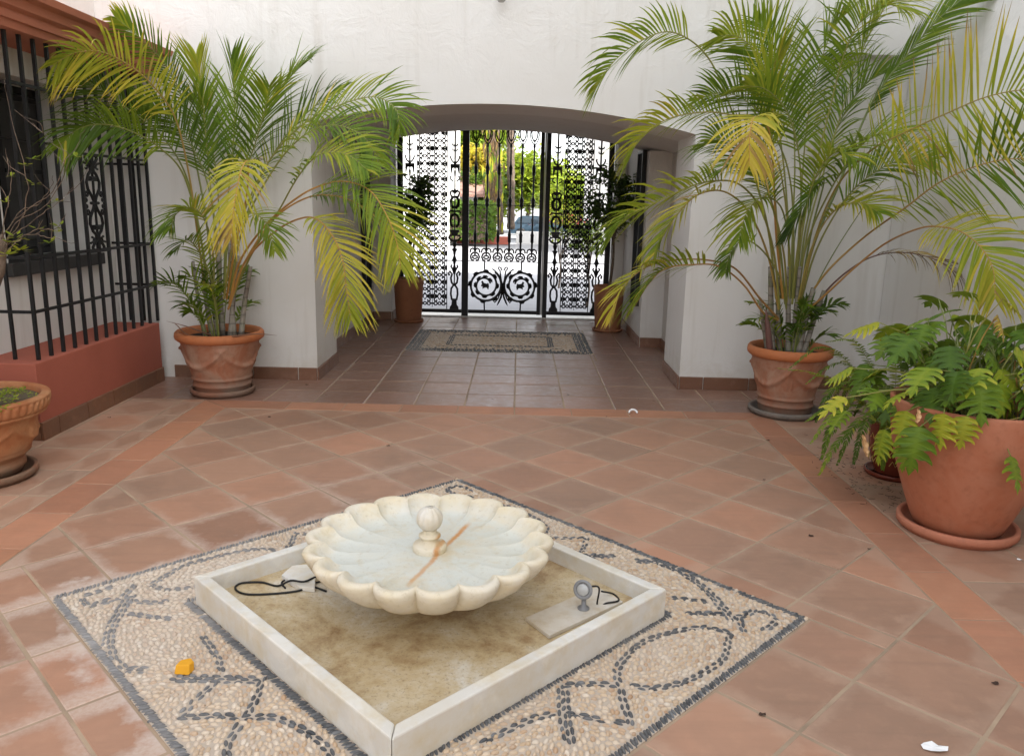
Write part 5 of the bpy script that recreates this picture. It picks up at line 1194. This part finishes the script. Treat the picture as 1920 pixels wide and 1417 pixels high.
tw = [[(4, 490), (20, 440), (45, 400), (50, 330), (20, 220), (8, 150)], [(2, 470), (30, 420), (90, 380), (130, 300), (100, 270), (60, 230)], [(0, 450), (40, 400), (100, 360), (120, 310), (145, 270), (160, 240)],
      [(4, 460), (40, 430), (80, 400), (120, 370), (140, 350)], [(2, 440), (15, 380), (22, 330), (10, 280)], [(2, 450), (40, 395), (70, 385), (95, 350), (98, 330)], [(2, 470), (50, 440), (90, 445), (140, 455)],
      [(4, 480), (30, 455), (70, 430), (105, 430), (125, 400)], [(0, 430), (20, 370), (40, 280), (50, 240)], [(4, 440), (60, 400), (80, 340), (70, 300), (30, 260)], [(2, 445), (25, 400), (18, 340), (25, 290)]]
for i, w_ in enumerate(tw[:8]):
    rg = random.Random(i); Y0 = 3.9; P3 = [at(x, y, Y0-.05*k+rg.uniform(-.05, .05)) for k, (x, y) in enumerate(w_)]
    C_ = [v+Vector((rg.gauss(0, .003), 0, rg.gauss(0, .003))) for v in cr(P3, 20)]; part('twig', MB().tube([v-OS for v in C_], [.0025-.00008*k for k in range(21)], 5), M['twig'], shb, True)
    for q in range(2):
        k_ = rg.randrange(5, 19); d = (C_[k_+1]-C_[k_]).normalized(); e = C_[k_]+(d+Vector((rg.gauss(0, .8), rg.gauss(0, .3), rg.gauss(.2, .6)))).normalized()*rg.uniform(.06, .16)
        part('twig', MB().tube([v-OS for v in cr([C_[k_], (C_[k_]+e)/2+Vector((rg.gauss(0, .01), 0, rg.gauss(0, .01))), e], 6)], [.0018-.0002*k for k in range(7)], 4), M['twig'], shb, True)
mb = MB(); rg = random.Random(12)
for x, y, n_ in ((22, 455, 9), (30, 445, 8), (38, 470, 7), (15, 478, 6), (60, 298, 4), (48, 310, 4), (106, 378, 4), (102, 392, 3), (110, 425, 4), (92, 455, 4), (72, 430, 3), (65, 345, 3), (142, 295, 3), (112, 435, 3), (10, 380, 2), (20, 330, 2)):
    leaflet_cluster(mb, at(x, y, 3.86)-OS, n_+4, .045 if y > 440 and x < 45 else .034, rg, .5 if x < 45 else .46)
part('leaves', mb, M['leaf'], shb, False, 'age')
sd = MB(); rg = random.Random(3)
for x, y in ((18, 738), (10, 745), (28, 742), (5, 752), (22, 760), (0, 748), (50, 742), (60, 748), (4, 775), (38, 735)):
    p = gr(x, y, .475)
    for k in range(7): leaflet_cluster(sd, p+Vector((rg.gauss(0, .012), rg.gauss(0, .012), rg.uniform(0, .04))), 4, .022 if x < 40 else .014, rg, .42)
so = part('seedlings', sd, M['leaf'], None, False, 'age'); tag(so, 'small bright green seedlings growing on the dry soil of the ornate pot', 'seedlings', kind='stuff')

# ---- dark plants by the gate
def bush(name, label, base, trunk_top, cx, cy, cz, rx, ry, rz, n_, age, ls, seed, mat='dleaf', cat='plant', group=None, trunk_r=.02, bark='bark'):
    rg = random.Random(seed); o = thing(name, label, cat, tuple(base), 0, group); B = Vector(base)
    tt = Vector(trunk_top)-B; part('trunk', MB().tube(cr([Vector((0, 0, 0)), tt*.5+Vector((trunk_r, 0, 0)), tt], 8), [trunk_r*(1-.05*k) for k in range(9)], 8), M[bark], o, True)
    cen = Vector((cx, cy, cz))-B; mb = MB()
    lim = MB()
    for k in range(7):
        a_ = rg.uniform(0, 2*PI); e = rg.uniform(-.3, 1); tgt = cen+Vector((rx*.7*math.cos(a_)*math.cos(e), ry*.7*math.sin(a_)*math.cos(e), rz*.7*math.sin(e)))
        lim.tube(cr([tt*.75, (tt+tgt)/2+Vector((0, 0, rz*.1)), tgt], 6), [trunk_r*.5*(1-.13*q) for q in range(7)], 5)
    part('limbs', lim, M[bark], o, True)
    cl = []
    for k in range(max(6, n_//40)):
        a_ = rg.uniform(0, 2*PI); e = math.asin(rg.uniform(-1, 1)); r = rg.uniform(.35, 1.0)**.6
        cl.append((cen+Vector((rx*r*math.cos(a_)*math.cos(e), ry*r*math.sin(a_)*math.cos(e), rz*r*math.sin(e))), rg.uniform(.12, .34), rg.uniform(-.07, .09)))
    for k in range(n_):
        c_, q, da = rg.choice(cl); p = c_+Vector((rg.gauss(0, q*rx*.9), rg.gauss(0, q*ry*.9), rg.gauss(0, q*rz*.7)))
        d = Vector((rg.gauss(0, 1), rg.gauss(0, 1), rg.gauss(0, .6))).normalized(); s_ = d.cross(Vector((rg.gauss(0, .4), rg.gauss(0, .4), 1))).normalized(); L = ls*rg.uniform(.6, 1.3)
        mb.add([p, p+d*L*.5+s_*L*.26, p+d*L, p+d*L*.5-s_*L*.26], [(0, 1, 2, 3)], max(0, min(1, age+da+rg.uniform(-.05, .05))))
    part('crown', mb, M[mat], o, False, 'age'); return o
a_ = at(788, 385, 9.9); bush('potted_tree', 'dark small-leaved potted tree in the planter left of the gate', (-1.36, 9.92, .5), (-1.28, 9.92, 1.25), a_.x, 9.88, a_.z, .24, .24, .34, 1500, .08, .07, 21)
a_ = at(1150, 380, 9.5); bush('potted_tree', 'dark bushy potted tree in the planter right of the gate', (1.10, 9.55, .5), (1.12, 9.55, 1.2), a_.x, 9.5, a_.z+.02, .28, .22, .36, 1800, .06, .07, 22)
# variegated climber in the left planter
vg = MB(); rg = random.Random(8)
for k in range(120):
    t_ = rg.random(); p = at(756+6*math.sin(t_*9), 410+115*t_, 9.75); leaflet_cluster(vg, p+Vector((rg.gauss(0, .012), 0, 0))-Vector((-1.46, 9.8, .5)), 1, .035, rg, .6 if k % 3 else .35)
o = thing('climbing_plant', 'thin pale variegated climber rising from the planter left of the gate', 'plant', (-1.46, 9.8, .5)); part('leaves', vg, M['leaf'], o, False, 'age')
part('stem', MB().tube([(0, 0, 0), tuple(at(757, 460, 9.75)-Vector((-1.46, 9.8, .5))), tuple(at(756, 408, 9.75)-Vector((-1.46, 9.8, .5)))], .006, 5), M['bark'], o)

# ------------------------------------------------------------------ street beyond the gate
mb = MB(); mb.add([(-30, 10.76, -.02), (40, 10.76, -.02), (40, 29.5, -.02), (-30, 29.5, -.02)], [(0, 1, 2, 3)]); struct('street_paving', mb, M['street'])
mb = MB(); mb.add([(-80, -60, -.32), (90, -60, -.32), (90, 10.7, -.32), (-80, 10.7, -.32)], [(0, 1, 2, 3)])
mb.add([(-80, 29.52, -.03), (90, 29.52, -.03), (90, 40, -1.0), (-80, 40, -1.0), (90, 300, -1.0), (-80, 300, -1.0)], [(0, 1, 2, 3), (3, 2, 4, 5)]); mb.add([(-80, 10.71, -.33), (-30.01, 10.71, -.33), (-30.01, 29.5, -.33), (-80, 29.5, -.33)], [(0, 1, 2, 3)]); struct('ground', mb, M['road'])
q = gr(900, 458); 
tag(part('planter_kerb', MB().box(-14, -.35, q.y, q.y+.25, 0, .28), M['kerbred'], None, bevel=.02), 'red painted low kerb of the planting bed across the street', 'kerb')
tag(part('low_wall', MB().box(-.1, 14, 30.2, 30.5, -.05, .42), M['whitewall'], None, bevel=.02), 'low white wall in front of the blue parked car', 'wall')
def leafbox(name, label, x0, x1, y0, y1, z0, z1, n_, age, ls, seed, cat='hedge'):
    rg = random.Random(seed); o = thing(name, label, cat, ((x0+x1)/2, (y0+y1)/2, z0)); mb = MB(); C0 = Vector(((x0+x1)/2, (y0+y1)/2, z0))
    for k in range(n_):
        p = Vector((rg.uniform(x0, x1), rg.uniform(y0, y1), z0+(z1-z0)*rg.random()**.8))-C0; d = Vector((rg.gauss(0, 1), rg.gauss(0, 1), rg.gauss(0, .8))).normalized(); s_ = d.orthogonal().normalized(); L = ls*rg.uniform(.6, 1.3)
        ag = age+.12*noise.noise((p+C0)*.9)+rg.uniform(-.05, .05); mb.add([p, p+d*L*.5+s_*L*.3, p+d*L, p+d*L*.5-s_*L*.3], [(0, 1, 2, 3)], max(0, min(1, ag)))
    part('foliage', mb, M['leaf'], o, False, 'age'); part('core', MB().box(x0+.25-C0.x, x1-.25-C0.x, y0+.2-C0.y, y1-.2-C0.y, 0, (z1-z0)*.85), M['bark'], o); return o
def px2(px, py, Y): p = at(px, py, Y); return p.x, p.z
hx0, hz1 = px2(878, 380, 27.5); hx1, _ = px2(926, 380, 27.5)
leafbox('clipped_hedge', 'dark green clipped hedge seen through the gate left of the tree trunk', hx0-1.2, hx1, 27.2, 29.0, .2, hz1, 5200, .2, .16, 31)
hx0, hz1 = px2(962, 372, 38); hx1, _ = px2(1012, 372, 38)
leafbox('yellow_shrub', 'yellow green shrub hedge behind the blue parked car', hx0+2.2, hx1+5, 60, 62, -.9, 1.75, 5200, .62, .3, 32, 'shrub')
def tree(label, px, ptop, pbot, Y, rx, rz, n_, age, ls, seed, trunk_r=.18, z0=-.5):
    x, zt = px2(px, ptop, Y); _, zb = px2(px, pbot, Y); cz = (zt+zb)/2
    return bush('tree', label, (x, Y, z0), (x, Y, cz), x, Y, cz, rx, rx, (zt-zb)/2, n_, age, ls, seed, 'leaf', 'tree', 'trees across the street', trunk_r)
tree('round green tree behind the blue parked car', 990, 290, 385, 66, 3.2, 2, 6500, .42, .5, 41)
tree('large green tree behind the grey trunk', 940, 295, 395, 66, 2.4, 2, 5000, .46, .5, 42)
tree('bright yellow flowering tree left of the palm trunk', 895, 275, 335, 40, 1.1, 1, 2600, .74, .3, 43)
tree('dark green conifer behind the clipped hedge', 905, 320, 395, 36, 1.1, 1, 2800, .16, .25, 44)
tree('green street tree with crown rising above the gate', 900, 225, 290, 45, 1.7, 2, 4200, .38, .35, 45)
tree('yellow green tree seen through the left lattice edge', 866, 250, 330, 45, 1.4, 1, 2500, .6, .3, 46)
tree('low green garden tree seen through the right lattice', 1085, 330, 400, 50, 2.0, 1, 2500, .45, .4, 47)
def ptrunk(px0, px1, y0, y1, Y, r, lab):
    x0, z0 = px2(px0, y0, Y); x1, z1 = px2(px1, y1, Y); o = thing('palm_trunk', lab, 'tree', (x0, Y, z0), 0, 'tall trunks across the street')
    pts = [Vector((0, 0, 0)), Vector(((x1-x0)*.4, 0, (z1-z0)*.5)), Vector((x1-x0, 0, z1-z0)), Vector(((x1-x0)*1.4, 0, (z1-z0)*1.7))]
    rg = random.Random(int(px0)); part('trunk', MB().tube(cr(pts, 40), [r*(1+.12*math.sin(k*2.1)+rg.uniform(-.05, .05)) for k in range(41)], 10), M['bark'], o, True)
    sk = MB()
    for k in range(260):
        t_ = rg.random(); p = Vector(pts[0]).lerp(pts[2], t_*1.1)+Vector((rg.gauss(0, r*1.2), rg.gauss(0, r*1.0)-r*.6, 0)); sk.add([p, p+Vector((r*.3, 0, -r*1.2)), p+Vector((0, -.02, -r*3)), p+Vector((-r*.3, 0, -r*1.2))], [(0, 1, 2, 3)], rg.choice((.97, .3, .62, 1.0)))
    if lab.startswith('shaggy'): part('thatch', sk, M['leaf'], o, False, 'age')['kind'] = 'stuff'
ptrunk(921, 923, 445, 250, 31, .15, 'shaggy palm trunk right of the clipped hedge'); ptrunk(958, 957, 430, 250, 36, .17, 'smooth grey leaning trunk beside the blue car')
ptrunk(940, 934, 440, 300, 33, .10, 'thin brown trunk between the palm trunk and the grey trunk')
# house roofs and white buildings
def house(label, x0, x1, y0, y1, h_, roof, wins, z0=0):
    o = thing('house', label, 'house', ((x0+x1)/2, y0, z0), 0, 'white houses across the street'); c0 = Vector(((x0+x1)/2, y0, z0)); w_ = (x1-x0)/2; d = y1-y0
    part('wall', MB().box(-w_, w_, 0, d, 0, h_), M['whitewall'], o)
    if roof: part('roof', MB().add([(-w_-.4, -.5, h_-.1), (w_+.4, -.5, h_-.1), (w_+.4, d/2, h_+roof), (-w_-.4, d/2, h_+roof), (w_+.4, d+.4, h_-.1), (-w_-.4, d+.4, h_-.1), (-w_-.4, -.5, h_+.02), (w_+.4, -.5, h_+.02)], [(6, 7, 2, 3), (3, 2, 4, 5), (0, 1, 7, 6), (0, 3, 5), (1, 4, 2)]), M['rooftile'], o)
    for (a_, b_, c_, e) in wins:
        wn = part('window', MB().box(a_, b_, -.03, .02, c_, e), M['darkglass'], o); fr = MB()
        for bx in ((a_-.06, a_-.001, c_-.06, e+.06), (b_+.001, b_+.06, c_-.06, e+.06), (a_, b_, c_-.06, c_-.001), (a_, b_, e+.001, e+.06)): fr.box(bx[0], bx[1], -.05, .01, bx[2], bx[3])
        part('frame', fr, M['whitewall'], wn)
    return o
house('low white house with clay roof behind the clipped hedge', -9, -1.9, 34, 40, 1.75, .9, [(-2, -1, .9, 2.0), (1.5, 2.6, .9, 2.0)])
house('two storey white house seen through the left lattice', -8.2, -2.35, 24, 32, 5.5, 1.0, [(-1.5, -.6, .9, 2.1), (.9, 1.8, .9, 2.1), (-1.5, -.6, 3.6, 4.8), (.9, 1.8, 3.6, 4.8)])
house('large plain white house seen through the right lattice', 2.6, 12, 24, 33, 6.4, 0, [(-2.8, -1.9, 1.0, 2.2), (0, .9, 1.0, 2.2), (-2.8, -1.9, 3.8, 5.0)])
# right side planting outside
bush('street_shrub', 'green shrub outside seen through the right lattice', (1.05, 11.9, -.02), (1.05, 11.9, .5), at(1098, 445, 11.9).x, 11.9, at(1098, 445, 11.9).z, .22, .2, .22, 900, .3, .07, 51, 'leaf', 'shrub')
b = NB('red_petals'); M['red'] = b.fin((.55, .03, .03, 1), .5)
rb = bush('red_flower_shrub', 'shrub with red flowers outside the right lattice', (.75, 14.5, -.02), (.75, 14.5, .6), at(1040, 420, 14.5).x+.15, 14.5, at(1040, 420, 14.5).z, .35, .25, .3, 900, .4, .07, 52, 'leaf', 'shrub')
mb = MB(); rg = random.Random(2)
for k in range(60):
    p = Vector((at(1040, 420, 14.5).x+.15+rg.gauss(0, .25), 14.4+rg.gauss(0, .1), at(1040, 415, 14.5).z+rg.gauss(0, .06)))-Vector((.75, 14.5, -.02)); leaflet_cluster(mb, p, 3, .06, rg, 0)
part('flowers', mb, M['red'], rb)
# blue car
CYc = 55.0; cx0, cz1 = px2(957, 404, CYc); cx0 += .0
car = thing('parked_car', 'blue hatchback parked behind the low white wall', 'car', (cx0+2.0, CYc, cz1-1.46))
def carbody(w_=1.7):
    side_ = [(-2.0, .30), (-2.0, .62), (-1.93, .86), (-1.75, .95), (-1.45, 1.34), (-1.15, 1.45), (-.2, 1.46), (.35, 1.36), (.95, .98), (1.75, .84), (1.95, .68), (2.0, .45), (1.95, .30)]
    n_ = len(side_); vs = []
    for y, ins in ((-w_/2+.06, 0), (-w_/2, 0), (w_/2, 0), (w_/2-.06, 0)):
        vs += [(x, y*(.86 if z > 1.0 else 1), z) for x, z in side_]
    fs = [tuple(range(n_)), tuple(range(4*n_-1, 3*n_-1, -1))]+[(r*n_+i, r*n_+n_+i, r*n_+n_+(i+1) % n_, r*n_+(i+1) % n_) for r in range(3) for i in range(n_)]
    return MB().add(vs, fs)
part('body', carbody(), M['carblue'], car, bevel=.03)
for s in (-1, 1):
    part('side_window', MB().plate([(-1.55, 1.0), (-1.3, 1.33), (-.62, 1.37), (-.62, 1.0)], .02, (0, s*.80, 0)), M['glass'], car); part('side_window', MB().plate([(-.55, 1.0), (-.55, 1.37), (-.1, 1.37), (.35, 1.25), (.72, 1.0)], .02, (0, s*.80, 0)), M['glass'], car)
    for x in (-1.25, 1.3):
        wv = MB(); wv.v = []; wh = MB().lathe([(.18, -.1), (.31, -.1), (.33, -.07), (.33, .07), (.31, .1), (.18, .1)], 24); o = part('wheel', wh, M['rubber'], car, True); o.location = (x, s*.80, .33); o.rotation_euler.x = PI/2
        part('rim', MB().lathe([(.001, -.104), (.17, -.102), (.19, -.09), (.19, .09), (.17, .102), (.001, .104)], 16), M['steel'], o)
part('rear_light', MB().box(-2.01, -1.9, -.8, -.62, .7, .9), M['red'], car); part('rear_light', MB().box(-2.01, -1.9, .62, .8, .7, .9), M['red'], car)

# ------------------------------------------------------------------ small things
p = at(940, -4, 6.40)
lm = thing('wall_lamp', 'small round lamp above the archway at the top edge', 'lamp', tuple(p)); part('glass', MB().lathe([(.001, -.035), (.022, -.03), (.036, -.01), (.038, .01), (.03, .03), (.015, .04)], 24), M['opal'], lm, True)
part('neck', MB().tube([(0, 0, .035), (0, .0, .09), (0, .1, .12)], .012, 8), M['steel'], lm)
p = gr(345, 1262)
rg = random.Random(1)
mb = MB(); pts = [(-.026, -.016), (.024, -.020), (.030, .010), (.012, .026), (-.022, .020)]
vs = [(x, y, 0) for x, y in pts]+[(x*.92+.002, y*.9+.006, .028+.006*(k % 2)) for k, (x, y) in enumerate(pts)]
mb.add(vs, [(4, 3, 2, 1, 0), (5, 6, 7, 8, 9)]+[(i, (i+1) % 5, (i+1) % 5+5, i+5) for i in range(5)])
tag(part('foam_chunk', mb, M['yellow'], None, loc=(p.x, p.y, .006), bevel=.004), 'small bright yellow chunk lying on the pebbles left of the basin', 'foam piece')
def scrap(name, lab, px, py, s, mat, z=.002, curl=.006, seed=0, cat='litter'):
    rg = random.Random(seed); p = gr(px, py); n_ = 9; vs = [(0, 0, curl*.3)]; 
    for k in range(n_): a_ = 2*PI*k/n_; r = s*rg.uniform(.6, 1.1); vs.append((r*math.cos(a_)*1.3, r*math.sin(a_)*.8, rg.uniform(0, curl)))
    mb = MB().add(vs, [(0, k+1, (k+1) % n_+1) for k in range(n_)]); return tag(part(name, mb, mat, None, loc=(p.x, p.y, z)), lab, cat)
scrap('paper_scrap', 'torn white paper scrap on the tiles at the bottom right', 1750, 1402, .03, M['paper'], seed=2)
scrap('paper_scrap', 'tiny white scrap on the tiles right of the large smooth pot', 1913, 1050, .012, M['paper'], seed=4)
scrap('paper_scrap', 'tiny white scrap on the tile behind the saucer at the far right', 1893, 960, .009, M['paper'], seed=5)
p = gr(1187, 776); mb = MB()
mb.tube([(.028*math.cos(a_), .012*math.sin(a_), .008+.018*math.sin(a_)) for a_ in np.linspace(-.2, PI+.2, 12)], .008, 6)
tag(part('shell_scrap', mb, M['paper'], None, True, loc=(p.x, p.y, .004)), 'curled white scrap on the border strip before the passage', 'litter')
M['debris'] = m_paint('brown_debris', (.06, .035, .025, 1), .9)
rg = random.Random(6)
spots = [(575, 722, 'brown leaf scrap at the foot of the left pillar of the archway'), (505, 782, 'brown leaf scrap just past the corner of the orange border by the left palm'), (205, 783, 'curled brown leaf scrap beside the skirting of the red plinth'),
 (1225, 752, 'brown leaf scrap in the passage just beyond the curled white scrap'), (1137, 782, 'tiny dark crumb left of the curled white scrap'), (1065, 741, 'dark leaf scrap on a joint at the mouth of the passage'),
 (728, 836, 'dark leaf scrap behind the pebble mosaic on the courtyard tiles'), (1440, 826, 'brown leaf scrap in front of the blackened grey saucer'), (1433, 900, 'pair of dark scraps on the border left of the fern'),
 (1520, 1005, 'dark spot of leaf on a tile joint left of the large smooth pot'), (1630, 1030, 'dark leaf scrap where a joint meets the right border'), (1430, 1340, 'small dark scrap on a joint near the bottom edge right of the mosaic'), (1867, 1282, 'small dark scrap on the joint nearest the right edge')]
for i, (x, y, lb) in enumerate(spots): scrap('dry_leaf_scrap', lb, x, y, rg.uniform(.006, .014), M['debris'], curl=.006, seed=20+i, cat='dry leaf')['group'] = 'leaf scraps on the tiles'
lt = MB()
for k in range(160):
    x, y = (rg.gauss(1.98, .12), rg.gauss(4.35, .3)); a_ = rg.uniform(0, PI); L = rg.uniform(.01, .035)
    if x > 1.8: lt.tube([(x, y, .004), (x+math.cos(a_)*L, y+math.sin(a_)*L, .005)], .0012, 4)
tag(part('plant_litter', lt, M['debris'], None), 'dark dry plant litter on the tiles under the fern', 'litter', kind='stuff')
